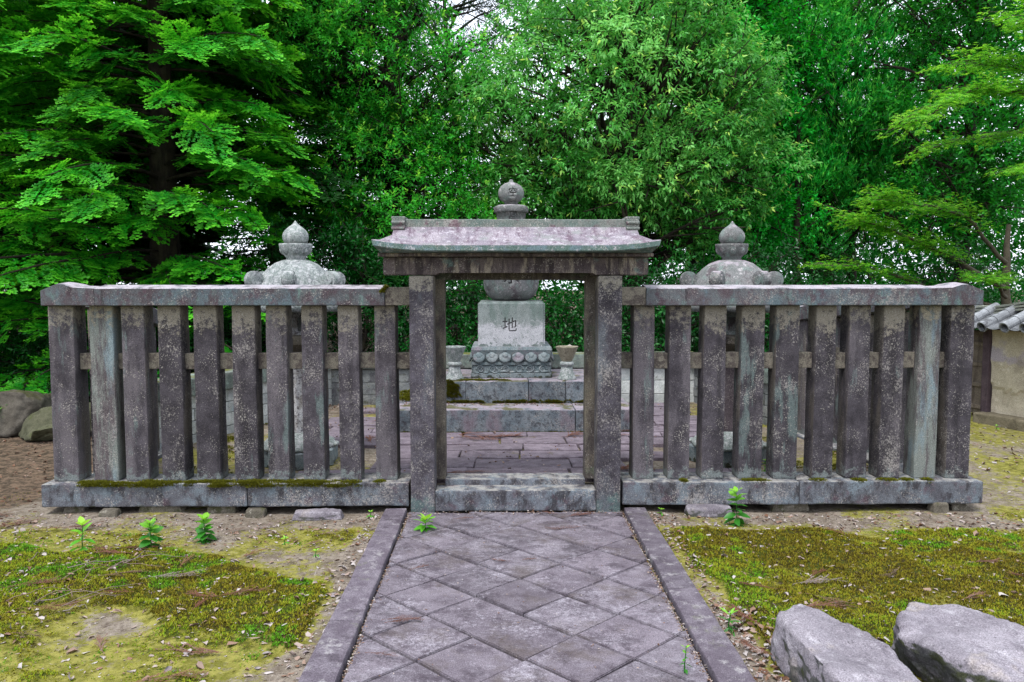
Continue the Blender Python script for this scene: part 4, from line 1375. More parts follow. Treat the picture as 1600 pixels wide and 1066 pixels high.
# local x runs along the wall towards the viewer; local -y... the seen face is at local y = -0.0 side facing -X world
def wall_face():
    bm = bmesh.new()
    nx, nz = 60, 26
    x0, x1, z0, z1 = 0.55, 3.4, 0.0, 1.08
    grid = []
    for j in range(nz + 1):
        row = []
        for i in range(nx + 1):
            x = x0 + (x1 - x0) * i / nx; z = z0 + (z1 - z0) * j / nz
            # the upper coat ends in a ragged lip; below it the bare earth lies deeper
            lip = 0.40 + 0.10 * mnoise.noise(Vector((x * 3, 0, 5))) + 0.05 * mnoise.noise(Vector((x * 11, 0, 1)))
            d = 0.022 if z > lip else 0.0
            lip2 = 0.72 + 0.10 * mnoise.noise(Vector((x * 2.2, 3, 5)))
            if z > lip2: d += 0.012
            d += 0.012 * mnoise.noise(Vector((x * 5, z * 5, 2)))
            row.append(bm.verts.new((x, -d, z)))
        grid.append(row)
    for a, b in zip(grid, grid[1:]):
        for i in range(nx):
            f = bm.faces.new((a[i], a[i + 1], b[i + 1], b[i]))
    back = [bm.verts.new((x, 0.25, z)) for x, z in ((x0, z0), (x1, z0), (x1, z1), (x0, z1))]
    bm.faces.new(back)
    c = [grid[0][0], grid[0][-1], grid[-1][-1], grid[-1][0]]
    bm.faces.new(grid[0] + [back[1], back[0]])
    bm.faces.new([r[-1] for r in grid] + [back[2], back[1]])
    bm.faces.new(grid[-1][::-1] + [back[3], back[2]])
    bm.faces.new([r[0] for r in grid][::-1] + [back[0], back[3]])
    return bm


link('wall_body', bm_mesh('wall_body', wall_face(), M['plaster']), wr)
block('footing', wr, (1.95, 0.02, -0.05), (2.95, 0.42, 0.16), M['plaster_low'], bev=0.02, cuts=16, amp=0.015, axis=0)
block('door_post', wr, (0.50, 0.0, 0.05), (0.09, 0.12, 1.02), M['wood_dark'], bev=0.004)
block('door_post', wr, (-0.42, 0.0, 0.05), (0.09, 0.12, 1.02), M['wood_dark'], bev=0.004)
dr = block('door', wr, (0.04, 0.02, 0.06), (0.82, 0.03, 0.98), M['wood'], bev=0.003)
for z in (0.12, 0.38, 0.62, 0.86, 0.98):
    block('door_rail', dr, (0, -0.025, z - 0.06), (0.80, 0.025, 0.045), M['wood'], bev=0.003)
for x in (-0.2, 0.0, 0.2):
    block('door_board', dr, (x, -0.020, 0.0), (0.03, 0.016, 0.96), M['wood'], bev=0.002)
block('wall_plate', wr, (1.5, 0.05, 1.06), (4.2, 0.30, 0.06), M['wood_dark'], bev=0.004)
# tiled roof: curved round tiles over pan tiles, then the ridge
pitch_ = math.atan2(0.18, 0.42)
for k in range(13):
    x = -0.3 + k * 0.265
    bm = bmesh.new()
    for seg in range(3):
        m = Matrix.Translation((0, -0.33 + 0.165 * seg, 1.145 + 0.070 * seg)) @ Matrix.Rotation(-(math.pi / 2 - pitch_), 4, 'X')
        bmesh.ops.create_cone(bm, cap_ends=(seg == 0) and False, segments=14, radius1=0.060, radius2=0.053, depth=0.18, matrix=m)
    geom = bm.faces[:]
    bmesh.ops.solidify(bm, geom=geom, thickness=0.012)
    link('round_tile', bm_mesh('round_tile', bm, M['tile'], smooth=False), wr, (x + random.uniform(-0.012, 0.012), 0, random.uniform(-0.008, 0.008)), (0, 0, random.uniform(-0.05, 0.05)))
    bm = bmesh.new()
    n = 6
    vs = []
    for seg in range(4):
        row = []
        for i in range(n + 1):
            t = i / n - 0.5
            row.append(bm.verts.new((t * 0.22, -0.40 + 0.18 * seg, 1.115 + 0.077 * seg - 0.03 * (1 - (2 * t) ** 2) - (0.012 if seg else 0))))
        vs.append(row)
    for a, b in zip(vs, vs[1:]):
        for i in range(n): bm.faces.new((a[i], a[i + 1], b[i + 1], b[i]))
    bmesh.ops.solidify(bm, geom=bm.faces[:], thickness=0.014)
    link('pan_tile', bm_mesh('pan_tile', bm, M['tile']), wr, (x + 0.1325, 0, 0))
for lay, (w, zz) in enumerate(((0.26, 1.27), (0.24, 1.305), (0.20, 1.34))):
    bm = bmesh.new()
    n = 24
    prof = [(-w / 2, 0), (w / 2, 0), (w / 2, 0.022), (0, 0.034), (-w / 2, 0.022)]
    rings = []
    for i in range(n + 1):
        x = -0.5 + 3.9 * i / n
        lift = 0.12 * float(sstep(np.array(x), 0.2, 1.5)) + 0.006 * math.sin(x * 9)
        rings.append([bm.verts.new((x, 0.10 + py, zz - 0.05 + lift + pz)) for py, pz in prof])
    for a, b in zip(rings, rings[1:]):
        for i in range(5): bm.faces.new((a[i], a[(i + 1) % 5], b[(i + 1) % 5], b[i]))
    bm.faces.new(rings[0]); bm.faces.new(rings[-1][::-1])
    link('ridge_tile_course', bm_mesh('ridge_tile_course', bm, M['tile_ridge']), wr)
block('ridge_core', wr, (1.5, 0.10, 1.12), (3.9, 0.14, 0.16), M['plaster_low'], bev=0.0)

# ------------------------------------------------------------------ foliage helpers
def perp(D, rng):
    A = np.cross(D, unit(rng.normal(size=D.shape)))
    return unit(A)


def rhomb_leaves(acc, B, D, N, L, W, tint, young, curl=0.12):
    """folded leaf of four triangles: base, two shoulders, mid rib, drooping tip"""
    S = unit(np.cross(N, D))
    L = L[:, None]; W = W[:, None]
    mid = B + D * L * 0.42 - N * L * 0.02
    a = mid + S * W * 0.5 + N * W * 0.14
    b = mid - S * W * 0.5 + N * W * 0.14
    tip = B + D * L - N * L * curl
    V = np.stack([B, a, b, tip], 1).reshape(-1, 3)
    n = len(B)
    i = np.arange(n)[:, None] * 4
    F = np.concatenate([i + [0, 1, 3], i + [0, 3, 2]])
    acc.add(V, F, tint=np.repeat(tint, 4), young=np.repeat(young, 4))


def twig_set(acc, P, D, T, n, leafL, leafW, rng, droop=0.25, spread=0.8, tint=None, young=0.15, sag=0.1, upn=0.7, curl=0.12):
    """n alternate leaves along each twig"""
    m = len(P)
    A = perp(D, rng); Bx = np.cross(D, A)
    t = (np.arange(n)[None] + rng.random((m, n))) / n
    ang = np.arange(n)[None] * 2.4 + rng.random((m, 1)) * 6.28 + rng.normal(0, 0.3, (m, n))
    base = P[:, None] + D[:, None] * (T[:, None] * t)[..., None]
    base[..., 2] -= sag * (T[:, None] * t) ** 2 / 0.3
    rad = np.cos(ang)[..., None] * A[:, None] + np.sin(ang)[..., None] * Bx[:, None]
    ld = unit(D[:, None] * (0.35 + 0.6 * t[..., None]) + rad * spread + np.array([0, 0, -droop]))
    nn = rng.normal(0, 1, (m, n, 3)) * 0.45 + np.array([0, -0.15, upn])
    nn = unit(nn - ld * (nn * ld).sum(-1, keepdims=True))
    sz = rng.uniform(0.65, 1.15, (m, n))
    ty = (rng.random((m, 1)) < young) * sstep(t, 0.45, 0.95) * rng.uniform(0.4, 1.0, (m, 1))
    tt = np.clip((tint[:, None] if tint is not None else 0.5) + rng.normal(0, 0.16, (m, n)), 0, 1)
    rhomb_leaves(acc, base.reshape(-1, 3), ld.reshape(-1, 3), nn.reshape(-1, 3), (leafL * sz).ravel(), (leafW * sz).ravel(), tt.ravel(), ty.ravel(), curl)


def clumps_in(rng, center, rad, count, shell=0.55, mind=0.0, keep=None):
    out = []
    c = np.array(center, float); r = np.array(rad, float)
    tries = 0
    while len(out) < count and tries < count * 60:
        tries += 1
        d = unit(rng.normal(size=3))
        p = c + d * r * (shell + (1 - shell) * rng.random() ** 0.6)
        if keep and not keep(p): continue
        if mind and any(np.sum((p - q) ** 2) < mind * mind for q in out): continue
        out.append(p)
    return np.array(out)


def limb_tubes(acc, trunk, clumps, r_trunk, rng, per=1.0, rlimb=0.035, nseg=7):
    """limbs leave the trunk below each clump and curve into it"""
    T = np.array(trunk, float)
    for c in clumps:
        if rng.random() > per: continue
        hz = c[2] - 0.55 * np.hypot(c[0] - T[0, 0], c[1] - T[0, 1]) * rng.uniform(0.6, 1.2)
        zt = np.clip(hz, T[0, 2] + 0.35 * (T[-1, 2] - T[0, 2]) * 0.4, T[-1, 2])
        p0 = np.array([np.interp(zt, T[:, 2], T[:, k]) for k in range(3)])
        t = np.linspace(0, 1, nseg)[:, None]
        bow = rng.normal(0, 0.12, 3) * np.linalg.norm(c - p0)
        P = p0 * (1 - t) + c * t + bow * np.sin(t * np.pi) + np.array([0, 0, 0.1]) * np.sin(t * np.pi)
        r = rlimb * (1 - 0.8 * t[:, 0])
        V, F = tube(P, r, 5)
        acc.add(V, F)
        for _ in range(3):           # side branches inside the clump
            k = rng.integers(3, nseg - 1)
            e = c + rng.normal(0, 0.35, 3)
            tt = np.linspace(0, 1, 4)[:, None]
            V, F = tube(P[k] * (1 - tt) + e * tt, r[k] * 0.6 * (1 - 0.7 * tt[:, 0]) + 0.003, 4)
            acc.add(V, F)


def trunk_pts(x, y, h, lean=(0, 0), rng=None, z0=-0.1, n=9, wob=0.1):
    t = np.linspace(0, 1, n)
    P = np.stack([x + lean[0] * t + np.cumsum(rng.normal(0, wob, n)) * 0.3, y + lean[1] * t + np.cumsum(rng.normal(0, wob, n)) * 0.3, z0 + h * t], 1)
    return P


def leafy_tree(name, label, base, height, crown, mat, bark, seed, nclump, twigs, leaf=(0.1, 0.035), nl=8, tl=(0.2, 0.4), cr=0.5, r0=0.16, lean=(0, 0), young=0.15,
               droop=0.25, spread=0.8, sag=0.1, up=0.4, flat=0.75, group=None, cat='tree', keep=None, mind=0.35, per=1.0, shell=0.55, upn=0.7, above=None, coarse=0.45):
    """crown: list of (centre, radii, share); clumps of leafy twigs spread through it"""
    rng = np.random.default_rng(seed)
    root = empty(name, (base[0], base[1], 0), label=label, cat=cat, group=group)
    O = np.array([base[0], base[1], 0.0])
    leaves, wood = Acc(), Acc()
    tr = trunk_pts(base[0], base[1], height * 0.92, lean, rng)
    V, F = tube(tr, r0 * np.linspace(1.15, 0.25, len(tr)), 9)
    wood.add(V - O, F)
    cl = [clumps_in(rng, c, r, max(2, int(nclump * s)), shell, mind, keep) for c, r, s in crown]
    cl = np.concatenate([c for c in cl if len(c)])
    w2 = Acc(); limb_tubes(w2, tr, cl, r0, rng, per=per, rlimb=r0 * 0.3)
    if w2.V:
        wood.add(np.concatenate(w2.V) - O, np.concatenate(w2.F) if False else np.concatenate(w2.F))
    for c in cl:
        s = cr * rng.uniform(0.7, 1.3)
        far = above is not None and c[2] > above
        k = max(4, int(twigs * (s / cr) ** 2 * (0.3 if far else 1)))
        d = unit(rng.normal(size=(k, 3)) + np.array([0, 0, 0.25]))
        P = c + d * np.array([1, 1, flat]) * s * rng.uniform(0.25, 1.0, (k, 1)) ** 0.6
        D = unit(d + np.array([0, 0, up]) + rng.normal(0, 0.35, (k, 3)))
        T = rng.uniform(tl[0], tl[1], k)
        tint = np.clip(rng.normal(0.45, 0.22) + rng.normal(0, 0.1, k), 0, 1)
        ks = 1.8 if far else 1.0
        twig_set(leaves, P - O, D, T * (1.2 if far else 1), nl, leaf[0] * ks, leaf[1] * ks, rng, droop, spread, tint, young, sag, upn)
    link('trunk', wood.mesh('trunk', bark, smooth=True), root)
    link('crown', leaves.mesh('crown', mat), root)
    return root


def shoot_combs(acc, B, D, N, L, W, tint, young, K=4, fwd=0.55):
    """needled shoots: pairs of forward-pointing blades along a stem, held in a shallow V"""
    S = unit(np.cross(N, D))
    m = len(B)
    n = m * K * 2
    t = (np.arange(K) + 0.15) / K
    Vs, Fs = [], []
    prof = np.array([0.85, 1.0, 0.9, 0.6, 0.45, 0.35])[:K]
    for k in range(K):
        for s in (-1, 1):
            p = B + D * (L * t[k])[:, None]
            q = B + D * (L * (t[k] + 1.15 / K))[:, None]
            w = (W * 0.5 * prof[k])[:, None]
            tip = p + S * s * w + D * (w * fwd * 1.6 + (L / K)[:, None] * 0.5) + N * w * 0.22
            Vs.append(np.stack([p, q, tip], 1))
    V = np.concatenate(Vs, 0).reshape(-1, 3)
    F = np.arange(len(V)).reshape(-1, 3)
    acc.add(V, F, tint=np.repeat(np.tile(tint, K * 2), 3), young=np.repeat(np.tile(young, K * 2), 3))


def fir_fan(lv, p, ax, nrm, L, tint, young, rng, shL, shW, K, sp=0.062):
    """flat drooping fan: side twigs off a main axis, each carrying forward-pointing needled shoots"""
    nrm = unit(nrm); ax = unit(ax - nrm * (ax @ nrm)); sv = np.cross(nrm, ax)
    B, D, S, Y = [], [], [], []
    for s in np.arange(0.06 * L, L, sp):
        u = s / L
        pb = p + ax * s - np.array([0, 0, 0.05]) * L * u * u
        for sd in (-1, 1):
            l2 = L * 0.52 * (1 - u) ** 0.8 * min(1.0, 0.35 + u * 3.0) * rng.uniform(0.45, 1.25) + 0.02
            an = np.deg2rad(rng.uniform(44, 56))
            d2 = unit(ax * np.cos(an) + sv * sd * np.sin(an) + nrm * rng.normal(0, 0.07) + np.array([0, 0, rng.normal(0, 0.10)]))
            ns = max(1, int(l2 / 0.050))
            q = (np.arange(ns) + 0.6) / ns
            s2 = np.cross(nrm, d2)
            b = pb + d2 * (l2 * q)[:, None] - np.array([0, 0, 0.10]) * (l2 * q * q)[:, None]
            for sg in (-1, 1):
                B.append(b); D.append(unit(d2 * 0.8 + s2 * sg * 0.7 + rng.normal(0, 0.10, (ns, 3))))
                S.append(rng.uniform(0.8, 1.15, ns) * (1.1 - 0.25 * q))
                Y.append(sstep(q, 0.2, 1.0) * (0.3 + 0.7 * u))
            B.append((pb + d2 * l2 - np.array([0, 0, 0.10]) * l2)[None]); D.append(d2[None]); S.append(np.array([1.2])); Y.append(np.array([0.45 + 0.55 * u]))
    B, D, S, Y = map(np.concatenate, (B, D, S, Y))
    m = len(B)
    shoot_combs(lv, B, D, np.tile(nrm, (m, 1)), shL * S, np.full(m, shW), np.clip(tint + rng.normal(0, 0.1, m), 0, 1), np.clip(young * Y * rng.uniform(0.3, 1.1, m), 0, 1), K=K)


def fir_tree(name, label, base, height, whorls, mat, bark, seed, r0=0.22, shootL=0.066, shootW=0.055, young=0.85, group=None, z_from=0.6, maxlen=3.2,
             az=(-1.57, 1.9), fans=6, fanL=0.46, K=2, ztop=6.2, tiltk=0.5, right_lim=None, sp=0.068):
    rng = np.random.default_rng(seed)
    root = empty(name, (base[0], base[1], 0), label=label, cat='tree', group=group)
    O = np.array([base[0], base[1], 0.0])
    wood, lv = Acc(), Acc()
    tr = trunk_pts(base[0], base[1], height, (0, 0), rng, wob=0.04)
    V, F = tube(tr, r0 * np.linspace(1.15, 0.1, len(tr)), 10); wood.add(V - O, F)
    z = z_from
    while z < height - 0.6:
        f = (z - z_from) / (height - z_from)
        far = z > ztop
        nb = 11 if not far else 6
        a0 = rng.random() * 6.28
        for b in range(nb):
            a = a0 + b * 2 * np.pi / nb + rng.normal(0, 0.2)
            dd = (a - az[0] + np.pi) % (2 * np.pi) - np.pi
            back = abs(dd) > az[1]
            if back and rng.random() < 0.6: continue
            L = (maxlen * (1 - f) ** 0.6 + 0.3) * rng.uniform(0.6, 1.08)
            ca, sa = np.cos(a), np.sin(a)
            if right_lim and ca > 0.2: L = min(L, right_lim / ca * rng.uniform(0.8, 1.0))
            out = np.array([ca, sa, 0.0]); side = np.array([-sa, ca, 0.0])
            p0 = np.array([base[0], base[1], z + rng.uniform(-0.2, 0.2)])
            t = np.linspace(0, 1, 8)
            rise = rng.uniform(0.10, 0.22) * (0.4 + f)
            P = p0 + out * (L * t)[:, None] + side * (rng.normal(0, 0.08) * L * t ** 2)[:, None]
            P[:, 2] += rise * L * t - (rise + rng.uniform(0.0, 0.16)) * L * t ** 2
            V, F = tube(P, 0.004 + 0.032 * (L / 3.2) * (1 - t), 5); wood.add(V - O, F)
            tint0 = np.clip(rng.normal(0.5, 0.16), 0.1, 0.9)
            nf = fans if not far and not back else 3
            for k in range(nf):
                u = 0.34 + 0.66 * (k + 0.5) / nf
                pb = np.array([np.interp(u, t, P[:, c]) for c in range(3)])
                for sd in (-1, 1):
                    an = np.deg2rad(rng.uniform(30, 62)) * sd
                    ax = out * np.cos(an) + side * np.sin(an)
                    nrm = np.array([0, 0, 1.0]) + ax * rng.uniform(-0.1, tiltk * 1.4) + rng.normal(0, 0.26, 3)
                    fl = fanL * rng.uniform(0.7, 1.2) * (1.1 - 0.35 * u) * (1.5 if far or back else 1)
                    fir_fan(lv, pb - O, ax, nrm, fl, tint0, young, rng, shootL * (1.9 if far or back else 1), shootW * (1.9 if far or back else 1), 2 if far or back else K, sp * (2 if far or back else 1))
            nrm = np.array([0, 0, 1.0]) + out * rng.uniform(tiltk * 0.6, tiltk * 1.4) + rng.normal(0, 0.12, 3)
            fir_fan(lv, P[-1] - out * 0.1 - O, out, nrm, fanL * rng.uniform(0.9, 1.25), tint0, young, rng, shootL, shootW, K, sp)
        z += whorls * (1.0 if not far else 1.9)
    link('trunk', wood.mesh('trunk', bark, smooth=True), root)
    link('crown', lv.mesh('crown', mat), root)
    return root


# ---- left: firs with flat sprays
fir_tree('fir_tree', 'bright green fir reaching layered sprays over the left fence', (-4.95, 6.1), 10.5, 0.36, M['fir'], M['bark'], 21,
         maxlen=3.1, right_lim=2.1, az=(-1.75, 1.75))
fir_tree('fir_tree', 'bright green fir at the far left edge beyond the boulders', (-7.9, 5.6), 10.5, 0.56, M['fir'], M['bark'], 25,
         z_from=1.5, maxlen=3.2, az=(-0.9, 1.1))
fir_tree('conifer_tree', 'tall conifer with brown fibrous trunk rising behind the left lantern', (-3.9, 8.6), 12.5, 0.62, M['hinoki'], M['bark_brown'], 22,
         z_from=2.2, maxlen=2.3, young=0.35, shootL=0.11, shootW=0.075, fanL=0.8, fans=3, K=2, az=(-1.57, 1.1), sp=0.18)
fir_tree('conifer_tree', 'dark blue-green conifer behind the firs at the far left', (-8.0, 9.0), 13, 0.62, M['hinoki'], M['bark_brown'], 23,
         z_from=0.7, maxlen=3.2, young=0.25, shootL=0.18, shootW=0.13, fanL=0.9, fans=3, K=2, az=(-1.3, 1.0), sp=0.19)
fir_tree('conifer_tree', 'dark conifer behind the top of the right oak foliage', (4.4, 13.0), 13, 0.8, M['hinoki'], M['bark_brown'], 24,
         z_from=2.6, maxlen=2.6, young=0.5, shootL=0.18, shootW=0.13, fanL=0.9, fans=3, K=2, az=(-1.6, 1.0), sp=0.20)

# ---- middle
leafy_tree('broadleaf_tree', 'bright green small-leaved tree left of the gate roof', (-1.9, 7.9), 8.5,
           [((-1.75, 7.6, 2.9), (1.45, 1.2, 1.5), 0.42), ((-1.9, 7.9, 5.2), (1.7, 1.4, 1.6), 0.38), ((-1.6, 8.2, 7.5), (1.8, 1.6, 1.3), 0.2)],
           M['camellia'], M['bark'], 31, 165, 66, leaf=(0.078, 0.034), nl=8, tl=(0.12, 0.26), cr=0.42, flat=0.65, young=0.3, droop=0.1, mind=0.40, shell=0.70, upn=1.0, above=6.2, keep=lambda p: not (p[2] > 5.1 and p[0] > -1.3))
leafy_tree('oak_tree', 'large oak with pale grey-green drooping leaves above the gate roof', (2.1, 8.6), 10,
           [((1.75, 7.8, 4.4), (2.45, 1.5, 2.0), 0.62), ((0.7, 8.0, 2.9), (1.2, 1.0, 0.9), 0.12), ((3.3, 7.8, 3.3), (1.1, 1.0, 1.2), 0.12), ((1.9, 8.8, 7.4), (2.6, 2.0, 1.4), 0.16)],
           M['oak'], M['bark'], 32, 180, 76, leaf=(0.098, 0.036), nl=7, tl=(0.12, 0.24), cr=0.46, young=0.18, droop=0.55, spread=0.85, sag=0.12, up=0.35, flat=0.6, mind=0.46, above=6.2, r0=0.2,
           shell=0.72, upn=1.0, keep=lambda p: not (p[2] > 5.0 and p[0] < -0.15))
leafy_tree('pine_tree', 'dark leaning tree whose bare limb crosses the sky gap at the top', (-0.6, 13.5), 9.5,
           [((-1.3, 13.3, 7.2), (1.8, 1.2, 0.9), 0.7), ((0.4, 13.5, 8.3), (1.8, 1.2, 0.7), 0.3)],
           M['hinoki'], M['bark'], 33, 26, 60, leaf=(0.13, 0.02), nl=9, tl=(0.2, 0.35), cr=0.5, young=0.1, mind=0.5, lean=(-0.9, 0.0), r0=0.13)

# ---- right
leafy_tree('round_leaved_tree', 'bright round-leaved tree right of the right lantern', (4.6, 9.6), 8.5,
           [((4.3, 9.2, 3.0), (1.1, 1.0, 1.5), 0.4), ((4.5, 9.3, 5.4), (1.2, 1.1, 1.4), 0.4), ((4.6, 9.5, 7.6), (1.6, 1.4, 1.0), 0.2)],
           M['round'], M['bark'], 34, 90, 50, leaf=(0.085, 0.05), nl=7, tl=(0.15, 0.3), cr=0.42, young=0.2, droop=0.2, mind=0.42, above=6.4, upn=1.2)
leafy_tree('podocarp_tree', 'dark tree with fluffy upright tufts at the upper right', (6.4, 10.6), 9.5,
           [((5.9, 9.9, 5.0), (2.2, 1.2, 1.7), 0.6), ((6.1, 10.2, 3.0), (1.9, 0.9, 0.9), 0.24), ((6.5, 11.6, 7.9), (2.6, 1.4, 1.0), 0.16)],
           M['podo'], M['bark'], 35, 120, 105, leaf=(0.095, 0.022), nl=9, tl=(0.16, 0.30), cr=0.42, young=0.65, droop=-0.45, spread=0.55, up=1.3, flat=1.2, mind=0.62, above=6.6, r0=0.2, shell=0.7)
leafy_tree('broadleaf_tree', 'thin-branched tree showing sky through its lower branches, behind the plaster wall', (8.6, 9.4), 9.0,
           [((8.0, 9.0, 4.4), (2.0, 1.4, 2.4), 0.75), ((7.8, 9.0, 7.4), (2.2, 1.8, 1.2), 0.3)],
           M['far'], M['bark'], 36, 95, 55, leaf=(0.10, 0.045), nl=8, tl=(0.18, 0.34), cr=0.45, young=0.25, mind=0.5, above=6.8, r0=0.14)


def maple(name, label, base, height, limbs, seed, group=None):
    """limbs: polylines; flat layered sprays of five-lobed leaves lie along their outer halves"""
    rng = np.random.default_rng(seed)
    root = empty(name, (base[0], base[1], 0), label=label, cat='maple tree', group=group)
    O = np.array([base[0], base[1], 0.0])
    wood, lv = Acc(), Acc()
    tr = trunk_pts(base[0], base[1], height, (0, 0), rng)
    V, F = tube(tr, 0.11 * np.linspace(1.1, 0.3, len(tr)), 8); wood.add(V - O, F)
    lobes = [(-100, 0.42), (-52, 0.8), (0, 1.0), (52, 0.8), (100, 0.42)]
    def star(P, D, N, S):
        X = unit(np.cross(N, D))
        out = []
        for dg, l in lobes:
            a = np.deg2rad(dg)
            ax = D * np.cos(a) + X * np.sin(a)
            px = -D * np.sin(a) + X * np.cos(a)
            tip = P + ax * (S * l)[:, None] - N * (S * l * 0.18)[:, None]
            m1 = P + ax * (S * l * 0.42)[:, None] + px * (S * 0.13)[:, None]
            m2 = P + ax * (S * l * 0.42)[:, None] - px * (S * 0.13)[:, None]
            out += [np.stack([P, m1, tip], 1), np.stack([P, tip, m2], 1)]
        return np.concatenate(out).reshape(-1, 3)
    for pts, r, nsp, width in limbs:
        pts = np.array(pts, float)
        t = np.linspace(0, 1, 14)
        s = np.linspace(0, 1, len(pts))
        P = np.stack([np.interp(t, s, pts[:, k]) for k in range(3)], 1)
        P += np.cumsum(rng.normal(0, 0.02, P.shape), 0)
        V, F = tube(P, r * (1 - 0.85 * t), 6); wood.add(V - O, F)
        for _ in range(nsp):
            u = rng.uniform(0.25, 1.0)
            p = np.array([np.interp(u, t, P[:, k]) for k in range(3)])
            ax = unit(np.array([np.interp(min(1, u + 0.1), t, P[:, k]) for k in range(3)]) - np.array([np.interp(u - 0.1, t, P[:, k]) for k in range(3)]))
            sd = np.array([-ax[1], ax[0], 0.0]) * rng.choice([-1, 1])
            d = unit(ax * rng.uniform(0.4, 1) + sd * rng.uniform(0.3, 1) + np.array([0, 0, rng.normal(0.06, 0.12)]))
            L = width * rng.uniform(0.5, 1.1)
            e = p + d * L + np.array([0, 0, -0.06 * L])
            V, F = tube(np.array([p, (p + e) / 2 + [0, 0, 0.03], e]), [0.006, 0.004, 0.002], 4); wood.add(V - O, F)
            k = int(34 * L / 0.5)
            q = rng.random(k) ** 0.8
            B = p + (e - p) * q[:, None]
            side = unit(np.cross(d, [0, 0, 1.0]))
            B = B + side * (rng.normal(0, 0.13, k) * (1.1 - 0.7 * q))[:, None]
            B[:, 2] += rng.normal(0, 0.022, k)
            ld = unit(d + side * rng.normal(0, 0.9, k)[:, None] + np.array([0, 0, -0.25]))
            nn = rng.normal(0, 0.28, (k, 3)) + np.array([0, -0.2, 1.0])
            nn = unit(nn - ld * (nn * ld).sum(-1, keepdims=True))
            V = star(B - O, ld, nn, rng.uniform(0.04, 0.065, k))
            tn = np.clip(rng.normal(0.5, 0.2, k) , 0, 1); yg = np.clip(q * 0.5 + rng.normal(0, 0.25, k), 0, 1)
            lv.add(V, np.arange(len(V)).reshape(-1, 3), tint=np.repeat(np.tile(tn, 10), 3), young=np.repeat(np.tile(yg, 10), 3))
    link('trunk', wood.mesh('trunk', M['bark_grey'], smooth=True), root)
    link('crown', lv.mesh('crown', M['maple']), root)


maple('maple_tree', 'yellow-green maple reaching in from the upper right edge', (8.3, 5.6), 5.2,
      [([(8.3, 5.6, 3.2), (7.2, 5.2, 4.1), (6.2, 4.9, 4.15), (5.35, 4.7, 3.75)], 0.04, 80, 0.65),
       ([(8.3, 5.6, 3.8), (7.4, 5.0, 4.8), (6.4, 4.7, 4.9)], 0.035, 60, 0.65),
       ([(8.3, 5.6, 2.6), (7.4, 5.0, 3.3), (6.5, 4.8, 3.15)], 0.03, 34, 0.5),
       ([(8.3, 5.6, 3.3), (7.3, 5.2, 4.3), (6.0, 5.1, 4.45)], 0.03, 56, 0.6),
       ([(8.3, 5.6, 3.0), (7.5, 5.6, 3.7), (6.0, 5.5, 3.55)], 0.03, 46, 0.55)], 41, 'maples at the right edge')
maple('maple_tree', 'low spreading maple above the tiled wall, grey crooked branches showing', (7.9, 6.9), 2.6,
      [([(7.6, 6.6, 1.5), (6.6, 6.3, 1.95), (5.6, 6.2, 2.35), (4.9, 6.0, 2.5)], 0.04, 64, 0.6),
       ([(7.6, 6.6, 1.9), (6.8, 6.2, 2.5), (6.0, 6.1, 2.7), (5.3, 5.9, 2.75)], 0.035, 60, 0.6),
       ([(7.6, 6.6, 1.2), (6.2, 6.4, 1.55), (5.3, 6.1, 1.75), (4.6, 6.0, 1.75)], 0.035, 34, 0.45),
       ([(7.6, 6.6, 1.4), (6.9, 5.9, 1.75), (6.6, 5.4, 1.7)], 0.03, 34, 0.45)], 42, 'maples at the right edge')

# ---- understory shrubs along the back of the enclosure
SH = [(-6.6, 6.3, 1.2, 1.5, 'dark shrub behind the boulders at the left edge'),
      (-5.2, 5.0, 0.9, 1.2, 'dark shrub just behind the left corner post'),
      (-4.3, 5.6, 1.0, 1.7, 'dark leafy shrub behind the left fence, left of the lantern'),
      (-3.1, 6.2, 1.1, 3.0, 'dark leafy shrub behind the left lantern'),
      (-2.1, 6.3, 1.0, 2.4, 'dark shrub behind the left fence, right of the lantern'),
      (-0.8, 6.2, 0.9, 1.8, 'dark shrub seen through the gate left of the globe stone'),
      (0.6, 6.4, 0.9, 1.5, 'dark shrub seen through the gate behind the pagoda'),
      (1.5, 6.1, 0.9, 1.5, 'dark shrub seen through the gate right of the pagoda'),
      (2.6, 6.3, 0.9, 2.2, 'dark shrub behind the right fence, left of the lantern'),
      (3.7, 6.6, 1.0, 2.3, 'dark shrub behind the right lantern'),
      (4.7, 6.6, 0.8, 1.5, 'blue-green rounded shrub above the right rail'),
      (6.1, 7.8, 1.2, 2.3, 'dark shrub behind the right corner of the fence'),
      (7.9, 8.2, 1.3, 2.5, 'dark shrub above the tiled wall')]
for k, (x, y, r, h, lb) in enumerate(SH):
    leafy_tree('shrub', lb, (x, y), h * 0.8, [((x, y, h * 0.42), (r, r * 0.7, h * 0.48), 1.0)], M['under'] if k != 10 else M['podo'], M['bark'], 60 + k, 34, 34,
               leaf=(0.075, 0.032), nl=7, tl=(0.14, 0.28), cr=0.32, r0=0.04, young=0.15, mind=0.2, group='dark shrubs behind the court', cat='shrub', shell=0.3)

# slender dark trunks standing among the right-hand trees and behind the shrubs
for k, (x, y, h, r, lb) in enumerate([(3.5, 9.6, 7.5, 0.07, 'slender dark trunk just right of the right lantern finial'), (5.3, 9.0, 7.0, 0.08, 'slender dark trunk right of the round-leaved tree'),
                                      (7.4, 11.2, 8.0, 0.12, 'dark trunk behind the low maple branches'), (-3.0, 9.4, 8.0, 0.09, 'slender dark trunk behind the left lantern')]):
    leafy_tree('slender_tree', lb, (x, y), h, [((x, y, h - 0.6), (1.4, 1.2, 1.0), 1.0)], M['far'], M['bark'], 90 + k, 12, 40, leaf=(0.12, 0.05), nl=7,
               cr=0.5, r0=r, group='slender trees behind the court', mind=0.4, coarse=1)

